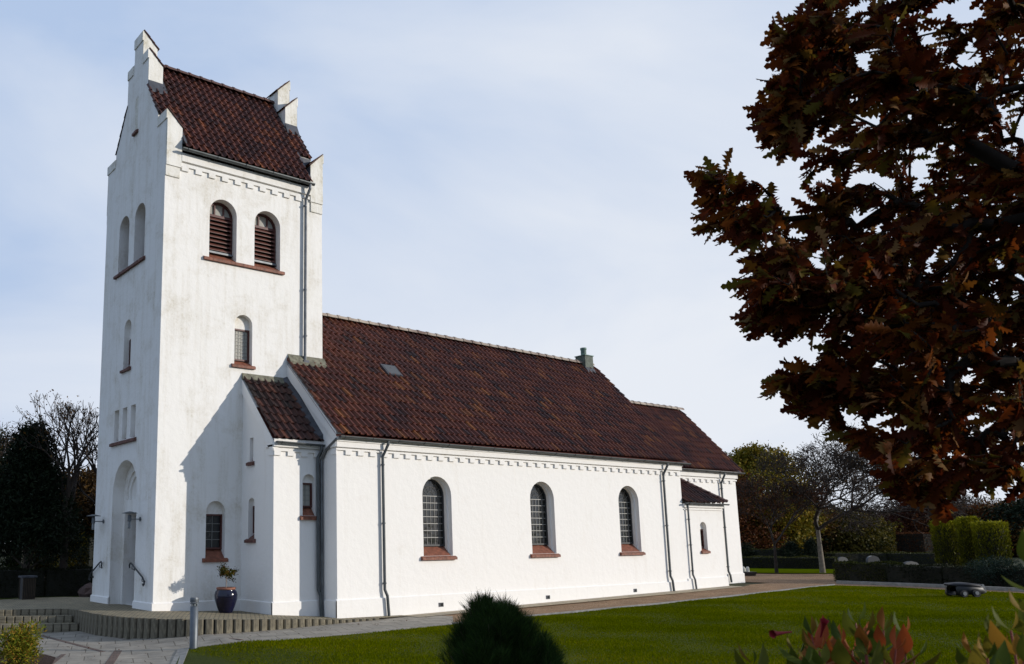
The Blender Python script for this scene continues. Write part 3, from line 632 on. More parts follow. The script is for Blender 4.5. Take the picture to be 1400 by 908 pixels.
# nave roof
RX0,RX1=XN-.06,XE+.34
def rp(x): t=(x-6.5)/(19.34-6.5); return (x,2.22+(1.28-2.22)*t,9.0+(8.56-9.0)*t)
tile_roof('nave_roof',(RX0,-DN-.17,4.43),(RX1,-DN-.17,4.43),rp(RX0),rp(RX1),74,18,'tile',amp=.038,lip=.050)
q0,q1=rp(RX0),rp(RX1)
tile_roof('nave_roof',(RX1,2*q1[1]+DN+.17,4.43),(RX0,2*q0[1]+DN+.17,4.43),q1,q0,74,18,'tile',amp=.038,lip=.050)
a=np.array(rp(LT))+(0,0,.05); b=np.array(rp(RX1-.35))+(0,0,.05); ridge_tiles('ridge_tiles',a,b,34,'ridge',church,r=.12,lip=.022)
gutter((XN-.02,-DN-.20,4.375),(RX1+.0,-DN-.20,4.355),.062)
mb=MB(); nrz=lambda y:4.43+(y+DN+.17)*(9.1-4.43)/(2.3+DN+.17)
mb.prism([(-.17,nrz(-.17)+.06),(-.005,nrz(0)+.13),(-.003,nrz(0)),(-.17,nrz(-.17)-.02)],lambda y,z:(XN-.03,y,z),lambda y,z:(LT+.06,y,z)); part(mb,'mortar_flashing','flash')
# verge of the west parapet (plaster band up to the tile edge)
mb=MB(); mb.prism([(0,6.72),(DN+.06,4.50),(DN+.06,4.28),(DN-.1,4.32),(0,6.30)],lambda u,z:NW.p(u,z,-.045),lambda u,z:NW.p(u,z,.2)); part(mb,'verge_band','wall')
# chimney
cx,cyy,cz=rp(18.75)
mb=MB(); mb.box((cx-.24,cyy-.24,cz-.35),(cx+.24,cyy+.24,cz+.34)); ch=part(mb,'chimney','chim')
mb=MB(); mb.box((cx-.27,cyy-.27,cz+.34),(cx+.27,cyy+.27,cz+.37)); part(mb,'chimney_cap','copper',ch)
mb=MB(); mb.lathe((cx-.02,cyy,cz+.37),[(0,0),(.11,0),(.11,.24),(.125,.25),(.125,.33),(0,.33)],18); part(mb,'flue','copper',ch)
mb=MB(); mb.hexa([(cx-.26,cyy-.38,cz-.42),(cx+.26,cyy-.38,cz-.42),(cx+.26,cyy-.2,cz-.20),(cx-.26,cyy-.2,cz-.20),(cx-.26,cyy-.38,cz-.34),(cx+.26,cyy-.38,cz-.34),(cx+.26,cyy-.2,cz-.08),(cx-.26,cyy-.2,cz-.08)]); part(mb,'chimney_flashing','lead',ch)
# skylight
e0=np.array((RX0,-DN-.17,4.43)); e1=np.array((RX1,-DN-.17,4.43)); r0=np.array(rp(RX0)); r1=np.array(rp(RX1))
def roofpt(u,v,lift):
    s=(u-RX0)/(RX1-RX0); P=(e0*(1-s)+e1*s)*(1-v)+(r0*(1-s)+r1*s)*v
    n=np.cross(e1-e0,r0-e0); n/=np.linalg.norm(n); return P+n*lift
mb=MB(); A=[(7.42,.50),(7.98,.50),(7.98,.585),(7.42,.585)]
mb.hexa([roofpt(u,v,.0) for u,v in A]+[roofpt(u,v,.085) for u,v in A]); skl=part(mb,'skylight','lead')
A=[(7.47,.507),(7.93,.507),(7.93,.578),(7.47,.578)]; mb=MB(); mb.hexa([roofpt(u,v,.08) for u,v in A]+[roofpt(u,v,.092) for u,v in A]); part(mb,'pane','skyg',skl)
# chancel roof
CR0=(XE+.2,1.16,7.21); CR1=(XC+.36,1.14,7.20)
tile_roof('chancel_roof',(XE+.2,-DC-.17,4.36),(XC+.36,-DC-.17,4.36),CR0,CR1,27,12,'tile',amp=.038,lip=.050)
tile_roof('chancel_roof',(XC+.36,CN+.17,4.36),(XE+.2,CN+.17,4.36),CR1,CR0,27,12,'tile',amp=.038,lip=.050)
ridge_tiles('ridge_tiles',(XE+.2,1.16,7.25),(XC+.36,1.14,7.25),13,'ridge',church,r=.12,lip=.022)
gutter((XE+.3,-DC-.20,4.31),(XC+.34,-DC-.20,4.30),.06)
# sacristy roof, hipped at its east end
h0=2.98; ztop=3.92; xr=XS+.12-(ztop-h0)/.75
run=DN+.15-DC
tile_roof('sacristy_roof',(XE+.02,-DN-.15,h0),(XS+.16,-DN-.15,h0),(XE+.02,-DC,ztop),(XS+.16,-DC,ztop),12,5,'tiled',keep=lambda cu,cv:(XE+.02+(XS+.14-XE)*cu)<XS+.16-run*cv,amp=.03,lip=.04)
tile_roof('sacristy_roof',(XS+.16,-DN-.15,h0),(XS+.16,-DC,h0),(XS+.16-run,-DN-.15,ztop),(XS+.16-run,-DC,ztop),6,5,'tiled',keep=lambda cu,cv:cu>cv,amp=.03,lip=.04)
ridge_tiles('hip_tiles',(XS+.16,-DN-.15,h0+.05),(XS+.16-run,-DC,ztop+.05),6,'ridged',church,r=.09,lip=.015)
gutter((XE+.0,-DN-.17,2.95),(XS+.2,-DN-.17,2.94),.05)
# downpipes
def pipe(x,y,ztop,zbot,wy,m='zincd',r=.04,kick=(0.1,-.03),top=True,elbow=(0,0),zk=.42):
    """pipe on wall plane y=wy; starts under the gutter, swan-necks back to the wall, kicks out over the plinth"""
    mb=MB(); yw=wy-.075; pts=[]
    if top: pts+=[(x+elbow[0],y,ztop),(x+elbow[0],y,ztop-.09),(x,yw,ztop-.42)]
    else: pts+=[(x,yw,ztop)]
    pts+=[(x,yw,zk+.08),(x,yw,zk),(x+kick[0]*.6,yw+kick[1],zk-.16),(x+kick[0],yw+kick[1],zbot+.05),(x+kick[0],yw+kick[1],zbot)]
    mb.tube(pts,r,10); p=part(mb,'downpipe',m,smooth=False)
    H=ztop-.5-zk
    for t in (.02,.5,.98):
        z=zk+.1+H*t*.95; mb=MB(); mb.tube([(x,yw,z-.02),(x,yw,z+.02)],r+.012,10); mb.tube([(x,yw,z),(x,wy,z)],.01,5); part(mb,'pipe_clip',m,p)
    return p
pipe(5.42,-DN-.20,4.33,-.25,-DN,elbow=(.10,0)); pipe(17.93,-DN-.20,4.32,-.14,-DN,elbow=(.10,0))
pipe(XE+.22,-DN-.17,2.90,-.09,-DN,top=False,r=.033); pipe(22.07+1.28,-DC-.20,4.26,-.02,-DC,elbow=(.08,0))
mb=MB(); mb.tube([(XN-.10,-DA-.17,4.17),(XN-.10,-DA-.17,4.05),(XN-.16,-DA-.08,3.85),(XN-.16,-DA-.08,.45),(XN-.12,-DA-.12,.30),(XN-.10,-DA-.14,-.25)],.045,10); part(mb,'downpipe','zincd')
mb=MB(); mb.tube([(XN-.05,-DN-.1,4.30),(XN-.05,-DA-.3,4.05),(XN-.06,-DA-.10,3.8),(XN-.06,-DA-.10,.35),(XN-.05,-DA-.14,-.25)],.04,10); part(mb,'downpipe','zinc')
mb=MB(); mb.tube([(4.55,-.235,12.25),(4.55,-.235,12.12),(4.49,-.085,11.80),(4.46,-.085,6.80)],.045,10); p=part(mb,'downpipe','zinc')
for z in (11.6,9.0,7.6):
    mb=MB(); mb.tube([(4.47,-.085,z-.02),(4.47,-.085,z+.02)],.058,10); mb.tube([(4.47,-.085,z),(4.47,0,z)],.01,5); part(mb,'pipe_clip','zinc',p)
mb=MB(); mb.box((4.38,-.16,6.70),(4.56,-.02,6.86)); part(mb,'rainwater_shoe','lead')
# ------------------------------------------------------------------ ground
def struct(o,kind='structure'): o['kind']=kind; return o
V=[];xs=[-600,-60,-20,-8,-1.5,0,3,6,8.5,11,14.5,18,22,40,60,200,600,1500]; ys=[-400,-60,-20,-10,-5,0,5,10,20,60,200,600,1500]
for x in xs:
    for y in ys: V.append((x,y,float(G(x))-.035))
ny=len(ys); Fs=[(i*ny+j,(i+1)*ny+j,(i+1)*ny+j+1,i*ny+j+1) for i in range(len(xs)-1) for j in range(ny-1)]
struct(mesh('ground',V,Fs,M['field']))
px=lambda L_,z=None:[tuple(at(u,v,z)[:2]) for u,v in L_]
# lawn boundary (pixels of its visible edge), then closed towards the camera
lawn_edge=px([(250,887),(300,881),(380,875.5),(470,868),(560,860),(620,853.5),(735,842),(900,826),(1000,815.5),(1110,803),(1140,800)])
far_edge=px([(1200,802),(1300,806.5),(1400,811.5)])
lawn_poly=lawn_edge+far_edge+[(24,-16),(14,-22),(-2,-17),(-5.5,-13),(-2.6,-6.9)]
V,Fs=cdt_sheet(lawn_poly,lambda x,y:float(G(x))-.006,1.0); struct(mesh('lawn',V,Fs,M['lawn']))
# gravel path: from the nave wall to the lawn and on round the east end
path_poly=[(6.6,-DN+.1),(XS+.2,-DN+.1),(XS+.2,-DC),(XC+.1,-DC+.05)]+px([(1060,787),(1143,785),(1143,792)])+[tuple(at(1290,799)[:2]),tuple(at(1420,807)[:2]),(24,-16.2)]+[tuple(p) for p in reversed(far_edge)]+[tuple(p) for p in reversed(lawn_edge[5:])]
path_poly=[(6.6,-DN+.1),(XC+.1,-DN+.1),(XC+.1,3)]+px([(1020,784),(1060,784.5),(1142,784.5)])+[tuple(at(u,v)[:2]) for u,v in ((1146,797.0),(1290,799.5),(1430,806))]+[tuple(p) for p in reversed(far_edge)]+[tuple(p) for p in reversed(lawn_edge[5:])]
V,Fs=cdt_sheet(path_poly,lambda x,y:float(G(x))-.012,1.0); struct(mesh('gravel_path',V,Fs,M['gravel']))
V,Fs=cdt_sheet([(6.0,-DN+.05),(XS+.0,-DN+.05),(XS+.0,-DN-.62),(6.0,-DN-.72)],lambda x,y:float(G(x))-.000,1.0); struct(mesh('slab_path',V,Fs,M['slabw']))
# paved yard in front of the terrace
yard=[(-14,3.5),(-1.2,3.5),(-1.2,-1.5),(6.7,-DN+.1),(6.9,-3.4)]+[tuple(p) for p in reversed(lawn_edge[:6])]+[(-2.6,-6.9),(-4.2,-11),(-14,-9)]
V,Fs=cdt_sheet(yard,lambda x,y:float(G(x))-.010,1.0); struct(mesh('paved_yard',V,Fs,M['slab']))
def strip(name,pts,w,z,m,h=0.):
    mb=MB(); P=[np.array(p) for p in pts]
    for a,b in zip(P[:-1],P[1:]):
        d=(b-a)/np.linalg.norm(b-a); n=np.array([-d[1],d[0]])*w/2
        q=[a-n,b-n,b+n,a+n]
        mb.hexa([(p[0],p[1],float(G(p[0]))+z-.06) for p in q]+[(p[0],p[1],float(G(p[0]))+z+h) for p in q])
    return struct(mb.build(name,M[m]))
for a,b,w in (((57,868.6),(141,890.6),.10),((141,868.5),(219,886),.09),((161.6,889),(146,912),.16),((87,894),(60,915),.09),((250,866),(330,874),.08)):
    strip('brick_strip',px([a,b]),w,-.004,'brickstrip')
strip('kerb',lawn_edge[5:],.09,.0,'kerb',.035)
strip('kerb',[tuple(at(251,887)[:2]),tuple(at(240,912)[:2])],.22,-.004,'kerb',.012)
# terrace on a palisade of concrete posts
def zp(x): return float(np.interp(x,[-3,0,2.5,4,6],[0,0,-.12,-.235,-.26]))
edge=[(-1.41,2.04),(-1.36,1.5),(-1.39,.98),(-1.40,-.11),(-1.18,-1.17),(-.85,-2.03),(-.29,-2.74),(.28,-3.03),(1.02,-3.12),(1.74,-3.13),(2.6,-3.03),(3.4,-2.93),(4.1,-2.88),(4.9,-2.86)]
def resample(P,step):
    P=np.array(P,float); d=np.r_[0,np.cumsum(np.linalg.norm(np.diff(P,axis=0),axis=1))]; n=int(d[-1]/step); t=np.linspace(0,d[-1],n+1)
    return np.stack([np.interp(t,d,P[:,0]),np.interp(t,d,P[:,1])],1)
edge_s=resample(edge,.25)
back=[(6.0,-2.7),(6.0,-2.3),(6,6.5),(-1.0,7.2),(-4.5,6.2),(-6.5,4.9)]
step_top=[(-6.2,4.6),(-4.5,3.65),(-2.94,2.90),(-2.13,2.47)]
V,Fs=cdt_sheet([tuple(p) for p in edge_s]+back+step_top,lambda x,y:zp(x),.5); struct(mesh('terrace',V,Fs,M['terrace']))
pal=thing('palisade_wall','low retaining wall of upright grey concrete posts round the paved terrace','retaining wall',(-1.2,-1.5,-.5))
fine=resample(edge,.215)
for k,(p,q) in enumerate(zip(fine[:-1],fine[1:])):
    c=(p+q)/2; d=(q-p)/np.linalg.norm(q-p); n=np.array([d[1],-d[0]]); wd=np.linalg.norm(q-p)/2-.017; 
    zt=zp(c[0])+.004+random.uniform(-.008,.010); zb=-.75; out=.05+random.uniform(-.004,.004)
    mb=MB(); prof=[(-wd,-.05),(-wd,out-.03),(-wd+.03,out),(wd-.03,out),(wd,out-.03),(wd,-.05)]
    f=lambda a,b,z:(c[0]+d[0]*a+n[0]*b,c[1]+d[1]*a+n[1]*b,z)
    mb.prism(prof,lambda a,b:f(a,b,zb),lambda a,b:f(a,b,zt))
    mb.build('post',M['post'],pal)
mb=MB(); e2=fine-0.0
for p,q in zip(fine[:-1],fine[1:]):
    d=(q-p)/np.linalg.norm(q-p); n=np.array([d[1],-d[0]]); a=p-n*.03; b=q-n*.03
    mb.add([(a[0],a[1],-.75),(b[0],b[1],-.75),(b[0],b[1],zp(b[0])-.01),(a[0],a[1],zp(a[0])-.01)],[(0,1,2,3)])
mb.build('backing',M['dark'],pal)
# steps: rows of short posts with paved treads
st=thing('terrace_steps','three shallow curved steps of short grey posts and paving up to the church door','steps',(-3,2,-.5))
rows=[([(-6.2,4.6),(-4.5,3.65),(-2.94,2.90),(-2.13,2.47),(-1.42,2.04)],0.,-.15),([(-6.4,4.2),(-4.6,3.3),(-3.0,2.62),(-2.2,2.16),(-1.46,1.62)],-.15,-.31),([(-6.6,3.6),(-4.8,2.85),(-3.12,2.12),(-2.3,1.72),(-1.44,1.20)],-.31,-.56)]
for ri,(row,zt,zb) in enumerate(rows):
    ps=resample(row,.20); mb=MB()
    for p,q in zip(ps[:-1],ps[1:]):
        c=(p+q)/2; d=(q-p)/np.linalg.norm(q-p); n=np.array([d[1],-d[0]]); wd=np.linalg.norm(q-p)/2-.01; j=random.uniform(-.004,.004)
        f=lambda a,b,z:(c[0]+d[0]*a+n[0]*b,c[1]+d[1]*a+n[1]*b,z)
        mb.prism([(-wd,-.06),(-wd,.03),(-wd+.02,.05),(wd-.02,.05),(wd,.03),(wd,-.06)],lambda a,b:f(a,b,zb-.1),lambda a,b:f(a,b,zt+.003+j))
    s_=mb.build('step',M['post'],st)
    if ri>0:
        pr=resample(rows[ri-1][0],.20); poly=[tuple(p) for p in ps]+[tuple(p) for p in reversed(pr)]
        V,Fs=cdt_sheet(poly,lambda x,y:zt,None); mesh('tread',V,Fs,M['terrace'],s_)
# ------------------------------------------------------------------ vegetation helpers
def frames(D):
    """orthonormal frames for unit directions D (n,3)"""
    ref=np.where(np.abs(D[:,2:3])<.9,np.array([[0,0,1.]]),np.array([[1.,0,0]]))
    A=np.cross(D,ref); A/=np.linalg.norm(A,axis=1,keepdims=True)+1e-9; B=np.cross(A,D); return A,B
def seg_mesh(S,k=3):
    """S: list of (p0,p1,r0,r1) -> prisms"""
    P0=np.array([s[0] for s in S]); P1=np.array([s[1] for s in S]); r0=np.array([s[2] for s in S]); r1=np.array([s[3] for s in S])
    D=P1-P0; D/=np.linalg.norm(D,axis=1,keepdims=True)+1e-9; A,B=frames(D); n=len(S)
    t=np.arange(k)*2*math.pi/k; c,s=np.cos(t),np.sin(t)
    R=A[:,None,:]*c[None,:,None]+B[:,None,:]*s[None,:,None]
    V=np.concatenate([P0[:,None]+R*r0[:,None,None],P1[:,None]+R*r1[:,None,None]],1).reshape(-1,3)
    base=(np.arange(n)*2*k)[:,None,None]; i=np.arange(k); j=(i+1)%k
    Fq=np.stack([i,j,j+k,i+k],1)[None]+base
    return V,Fq.reshape(-1,4)
def rand_dirs(n,up=0.,rng=RNG):
    D=rng.normal(size=(n,3)); D[:,2]+=up; D/=np.linalg.norm(D,axis=1,keepdims=True); return D
def blobs(P,size,w=.55,rng=RNG,D=None,droop=0.,vary=.35):
    """simple pointed leaves (one quad each) at points P"""
    n=len(P); D=rand_dirs(n,-droop,rng) if D is None else D; A,B=frames(D); th=rng.uniform(0,2*math.pi,n)[:,None]
    S=A*np.cos(th)+B*np.sin(th); L_=(size*(1+rng.uniform(-vary,vary,n)))[:,None]
    V=np.stack([P,P+D*L_*.5+S*L_*w*.5,P+D*L_,P+D*L_*.5-S*L_*w*.5],1).reshape(-1,3)
    return V,np.arange(4*n).reshape(-1,4)
OAKW=[.01,.05,.14,.06,.22,.09,.27,.10,.22,.08,.11,.01]
def lobed(P,D,S,L_,widths=OAKW,curl=.15):
    """lobed leaves: base P, axis D, side S, length L_ (arrays)"""
    n=len(P); k=len(widths); t=np.linspace(0,1,k); w=np.array(widths)
    Nn=np.cross(D,S); L3=L_[:,None,None]
    C_=P[:,None]+L3*(D[:,None]*t[None,:,None]+Nn[:,None]*(-curl*t**2)[None,:,None])
    e=Nn[:,None]*(w*.35)[None,:,None]*L3
    Lf=C_+L3*(S[:,None]*w[None,:,None]+D[:,None]*(w*.25)[None,:,None])+e; Rt=C_-L3*(S[:,None]*w[None,:,None]-D[:,None]*(w*.25)[None,:,None])+e
    V=np.stack([Lf,C_,Rt],2).reshape(-1,3)          # n,k,3
    q=[]
    for i in range(k-1):
        a=i*3; q+= [(a,a+1,a+4,a+3),(a+1,a+2,a+5,a+4)]
    Fq=(np.array(q)[None]+(np.arange(n)*k*3)[:,None,None]).reshape(-1,4)
    return V,Fq,3*k
BARK=mat('bark',(.075,.058,.042),.9,noise=.5,nscale=9,bump=.8,bscale=18); BARKP=mat('pale_bark',(.20,.17,.13),.9,noise=.5,nscale=7,bump=.7,bscale=16)
TWIG=mat('twig_bark',(.034,.024,.018),.9,noise=.4,nscale=5)
def grow(rng,height,spread,levels=6,trunk=.28,r0=None,kids=(3,4),up=.25,jit=.35,shrink=.76,lean=(0,0),flat=False):
    """recursive branching -> segments and twig tips, base at the origin"""
    S=[];tips=[]
    r0=r0 or height*.022
    def rec(p,d,L_,r,lv):
        k=3 if lv>1 else 4; q=p
        for i in range(k):
            d2=d+rng.normal(0,jit*(.35 if lv else .04),3)+np.array([0,0,up*.15]); d2/=np.linalg.norm(d2); q2=q+d2*L_/k; ra=r*(1-.35*i/k); rb=r*(1-.35*(i+1)/k)
            S.append((q,q2,ra,rb)); q=q2; d=d2
            if lv>=levels-2 and i<k-1:
                tips.append((q,d))
        if lv>=levels: tips.append((q,d)); return
        n=rng.integers(kids[0],kids[1]+1)
        ph=rng.uniform(0,6.28)
        for j in range(n):
            a=ph+j*6.283/n+rng.normal(0,.3); ang=spread*(.55+.55*rng.random()) if (j or (flat and lv==0)) else spread*.25
            A,B=frames(d[None]); dd=d*math.cos(ang)+(A[0]*math.cos(a)+B[0]*math.sin(a))*math.sin(ang); dd[2]+=up*.4*(1 if lv<4 else .3); dd/=np.linalg.norm(dd)
            rec(q,dd,L_*shrink*(.8+.35*rng.random()),r*(.70 if lv<2 else .62)*(.95 if j else 1.1),lv+1)
    d0=np.array([lean[0],lean[1],1.]); d0/=np.linalg.norm(d0); rec(np.zeros(3),d0,height*trunk,r0,0)
    zmax=max(s[1][2] for s in S); f=height/zmax
    S=[(a*f,b*f,r*f,s*f) for a,b,r,s in S]; tips=[(a*f,d) for a,d in tips]
    return S,tips
def bare_tree(name,label,base,height,seed,spread=.62,levels=7,mr=.007,bark=TWIG,trunkm=None,leaves=0,lm=None,lsize=.1,group=None,cat='tree',trunk=.28,up=.25,wide=1.,kids=(2,4),tr=.017,flat=False):
    rng=np.random.default_rng(seed); S,tips=grow(rng,height,spread,levels,trunk,r0=height*tr,up=up,kids=kids,flat=flat)
    if wide!=1: S=[(a*(wide,wide,1),b*(wide,wide,1),r,s) for a,b,r,s in S]; tips=[(a*(wide,wide,1),d) for a,d in tips]
    base=np.array(base,float); t=thing(name,label,cat,base,group)
    r_=height*tr*.80*max(s[1][2] for s in S)/height; big=[s for s in S if s[2]>r_]; sm=[s for s in S if s[2]<=r_]
    sm=[(a,b,max(r,mr),max(q,mr*.8)) for a,b,r,q in sm]
    V,Fq=seg_mesh(big,8); mesh('trunk',V+base,Fq,trunkm or bark,t,smooth=True)
    V,Fq=seg_mesh(sm,3); tw=mesh('crown',V+base,Fq,bark,t)
    if leaves:
        P=np.array([a for a,d in tips]); P=P[rng.integers(0,len(P),leaves)]+rng.normal(0,height*.022,(leaves,3))
        V,Fq=blobs(P+base,lsize,.6,rng,droop=.3); mesh('leaves',V,Fq,lm,tw,rnd=np.repeat(rng.random(leaves),4))
    return t
def leaf_hull(name,label,cat,base,shape,n,size,lm,seed,core=None,group=None,w=.6,parts=None,thingy=True,dens=.25):
    """clipped or dense shrub: leaves through the outer shell of a volume. shape(rng,n)->points, outward normals"""
    rng=np.random.default_rng(seed); P,Nn=shape(rng,n)
    D=Nn*.9+rng.normal(0,.6,(n,3)); D/=np.linalg.norm(D,axis=1,keepdims=True)
    P=P-Nn*rng.exponential(size*.8,n)[:,None]
    V,Fq=blobs(P,size,w,rng,D)
    return V,Fq,np.repeat(rng.random(n),4)
HG=leafmat('hedge_leaf',[(0,(.014,.018,.003)),(.6,(.034,.040,.005)),(1,(.075,.070,.008))],.15,.5)
HGD=leafmat('dark_hedge_leaf',[(0,(.010,.013,.006)),(1,(.022,.026,.010))],.1,.6)
COREM=mat('hedge_core',(.012,.012,.007),.95)
def hedge(label,P,w,h,seed,lm=None,size=.05,n=9000,name='hedge',cat='hedge',z=None,group=None):
    """clipped hedge along the ground points P (xy list), width w, height h"""
    rng=np.random.default_rng(seed); P=[np.array(p[:2],float) for p in P]; lm=lm or HG
    zb=float(G(P[0][0]))-.05 if z is None else z
    t=thing(name,label,cat,(P[0][0],P[0][1],zb),group); core=MB(); pts=[];nr=[]
    tot=sum(np.linalg.norm(b-a) for a,b in zip(P[:-1],P[1:]))
    for a,b in zip(P[:-1],P[1:]):
        L_=np.linalg.norm(b-a); d=(b-a)/L_; s=np.array([-d[1],d[0]]); m=int(n*L_/tot)
        c=lambda u,v,zz:(a[0]+d[0]*u+s[0]*v,a[1]+d[1]*u+s[1]*v,zb+zz)
        e=size*.8; core.hexa([c(e,-w/2+e,0),c(L_-e,-w/2+e,0),c(L_-e,w/2-e,0),c(e,w/2-e,0),c(e,-w/2+e,h-e),c(L_-e,-w/2+e,h-e),c(L_-e,w/2-e,h-e),c(e,w/2-e,h-e)])
        area=np.array([L_*h,L_*h,L_*w*1.3,w*h,w*h]); k=rng.choice(5,m,p=area/area.sum()); u=rng.random(m)*L_; v=(rng.random(m)-.5)*w; q=rng.random(m)*h
        side=np.where(k==0,-1,1); 
        v=np.where(k<2,side*w/2,v); q=np.where(k==2,h,q); u=np.where(k==3,0,np.where(k==4,L_,u))
        bump=.03*np.sin(u*3.1+seed)+.02*np.sin(q*7+u*5)
        X=a[None]+d[None]*u[:,None]+s[None]*v[:,None]
        nn=np.zeros((m,3)); nn[k==0,:2]=-s; nn[k==1,:2]=s; nn[k==2,2]=1; nn[k==3,:2]=-d; nn[k==4,:2]=d
        pts.append(np.column_stack([X,zb+q])+nn*(bump+rng.normal(0,size*.35,m))[:,None]); nr.append(nn)
    P3=np.concatenate(pts); Nn=np.concatenate(nr); D=Nn+rng.normal(0,.7,P3.shape); D/=np.linalg.norm(D,axis=1,keepdims=True)
    V,Fq=blobs(P3-Nn*size*.5,size,.65,rng,D); mesh('foliage',V,Fq,lm,t,rnd=np.repeat(rng.random(len(P3)),4)); core.build('stems',COREM,t)  # core is a solid near-black block added to fill the dark inside
    return t
def shrub(name,label,cat,base,rx,ry,h,n,size,lm,seed,lobes=7,group=None,w=.6,z0=.0,needle=False,stem=True,barkm=TWIG,power=.8):
    """irregular rounded shrub or small crown made of leaf clumps"""
    rng=np.random.default_rng(seed); base=np.array(base,float); t=thing(name,label,cat,base,group)
    cen=[];rad=[]
    for i in range(lobes):
        a=rng.uniform(0,6.28); rr=rng.random()**.6*.6; zz=rng.uniform(.25,.85)
        cen.append((rx*rr*math.cos(a),ry*rr*math.sin(a),z0+(h-z0)*zz)); rad.append(rng.uniform(.35,.55)*(1-.45*max(0,zz-.5)))
    cen=np.array(cen); rad=np.array(rad); k=rng.integers(0,lobes,n); D=rand_dirs(n,.25,rng)
    R=rad[k]*(1-rng.exponential(.12,n)).clip(.2,1)
    P=base+cen[k]+D*R[:,None]*np.array([rx,ry,(h-z0)*.6])+rng.normal(0,size*.7,(n,3)); P[:,2]=np.maximum(P[:,2],base[2]+.02)
    DD=D*.8+rng.normal(0,.6,(n,3)); DD/=np.linalg.norm(DD,axis=1,keepdims=True)
    V,Fq=blobs(P,size,.12 if needle else w,rng,DD); mesh('foliage',V,Fq,lm,t,rnd=np.repeat(rng.random(n),4))
    if stem:
        S=[]
        for c in cen:
            q=base+(0,0,-.05); e=base+c; m=(q+e)/2+rng.normal(0,.05*rx,3); r=max(.008,.02*h); S+= [(q,m,r,r*.7),(m,e,r*.7,r*.3)]
        V,Fq=seg_mesh(S,5); mesh('stems',V,Fq,barkm,t)
    return t
def leafy_tree(name,label,base,h,rx,ry,n,size,lm,seed,z0=.22,lobes=16,bark=BARK,group=None,conif=False,cat='tree'):
    rng=np.random.default_rng(seed); base=np.array(base,float); t=thing(name,label,cat,base,group)
    S=[(base+(0,0,-.1),base+(0,0,h*.35),h*.022,h*.017),(base+(0,0,h*.35),base+(0,0,h*.9),h*.017,h*.003)]; cen=[];rad=[]
    for i in range(lobes):
        f=(i+.5)/lobes; zz=z0+(1-z0)*f*.92; a=i*2.4+rng.normal(0,.4)
        prof=(1-f)**.9 if conif else math.sin(math.pi*min(1,(.18+.80*f)))**.7
        rr=prof*rng.uniform(.35,.75); c=np.array([rx*rr*math.cos(a),ry*rr*math.sin(a),h*zz]); cen.append(c); rad.append((.16+.26*prof)*rng.uniform(.8,1.15))
        q=base+np.array([0,0,max(h*.15,h*zz-.25*h*rr)]); S.append((q,base+c,h*.008,h*.002))
    cen=np.array(cen); rad=np.array(rad); k=rng.integers(0,lobes,n); D=rand_dirs(n,.1,rng); R=rad[k]*(1-rng.exponential(.18,n)).clip(.15,1)
    P=base+cen[k]+D*R[:,None]*np.array([rx,ry,h*(.28 if conif else .33)])+rng.normal(0,size,(n,3))
    DD=D*.6+rng.normal(0,.7,(n,3)); DD/=np.linalg.norm(DD,axis=1,keepdims=True)
    V,Fq=seg_mesh(S,7); mesh('trunk',V,Fq,bark,t,smooth=True)
    V,Fq=blobs(P,size,.3 if conif else .65,rng,DD); mesh('crown',V,Fq,lm,t,rnd=np.repeat(rng.random(n),4)); return t
LM=lambda name,*c,tr=.2:leafmat(name,[(i/(len(c)-1),x) for i,x in enumerate(c)],tr)
L_con=LM('conifer_needles',(.006,.011,.006),(.014,.022,.009),tr=.05)
L_brown=LM('brown_leaves',(.05,.025,.010),(.09,.045,.012),(.12,.07,.015))
L_dbrown=LM('dark_brown_leaves',(.025,.014,.008),(.05,.028,.010),(.09,.05,.012))
L_olive=LM('olive_leaves',(.06,.06,.006),(.16,.135,.012),(.28,.17,.018))
L_yel=LM('yellow_leaves',(.022,.022,.005),(.055,.047,.007),(.12,.09,.014))
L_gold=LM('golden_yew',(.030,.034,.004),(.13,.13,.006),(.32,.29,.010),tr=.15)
L_rust=LM('rust_leaves',(.030,.010,.004),(.07,.022,.007),(.12,.042,.010))
L_maroon=LM('maroon_leaves',(.025,.008,.006),(.05,.015,.009))
L_blue=LM('blue_green',(.010,.020,.014),(.022,.038,.028))
L_gbush=LM('golden_bush_leaf',(.05,.075,.008),(.13,.15,.012),(.22,.20,.015),(.24,.11,.02))
L_green=LM('green_leaves',(.018,.030,.006),(.035,.055,.010))
# ------------------------------------------------------------------ small things by the church
def gp_(u,v,z=None): p=at(u,v,z); return np.array([p[0],p[1],p[2]])
# glazed pot with a little standard tree
pc=np.array([1.62,-.80,zp(1.62)])
pot=thing('flower_pot','big glossy dark blue glazed pot standing on the terrace by the tower wall','flower pot',pc)
M['glaze']=mat('cobalt_glaze',(.005,.006,.028),.14,noise=.6,nscale=3,dark=(.003,.003,.010),spec=.5); M['terra']=mat('terracotta',(.26,.11,.07),.8,noise=.3,nscale=10)
mb=MB(); mb.lathe(pc,[(0,.01),(.15,.0),(.17,.02),(.235,.18),(.285,.34),(.292,.44),(.27,.53),(.225,.575),(.235,.585)],40); mb.build('body',M['glaze'],pot,True)
mb=MB(); mb.lathe(pc,[(.20,.57),(.240,.575),(.246,.60),(.240,.625),(.212,.63),(.205,.59),(0,.585)],40); mb.build('rim',M['terra'],pot,True)
tb=pc+(0,0,.585); tt=thing('potted_tree','small round headed bush on a bare stem growing in the blue pot','potted tree',tb)
rng=np.random.default_rng(5); S=[(tb,tb+(.01,0,.33),.013,.011)]; top=tb+(.01,0,.33); tips=[]
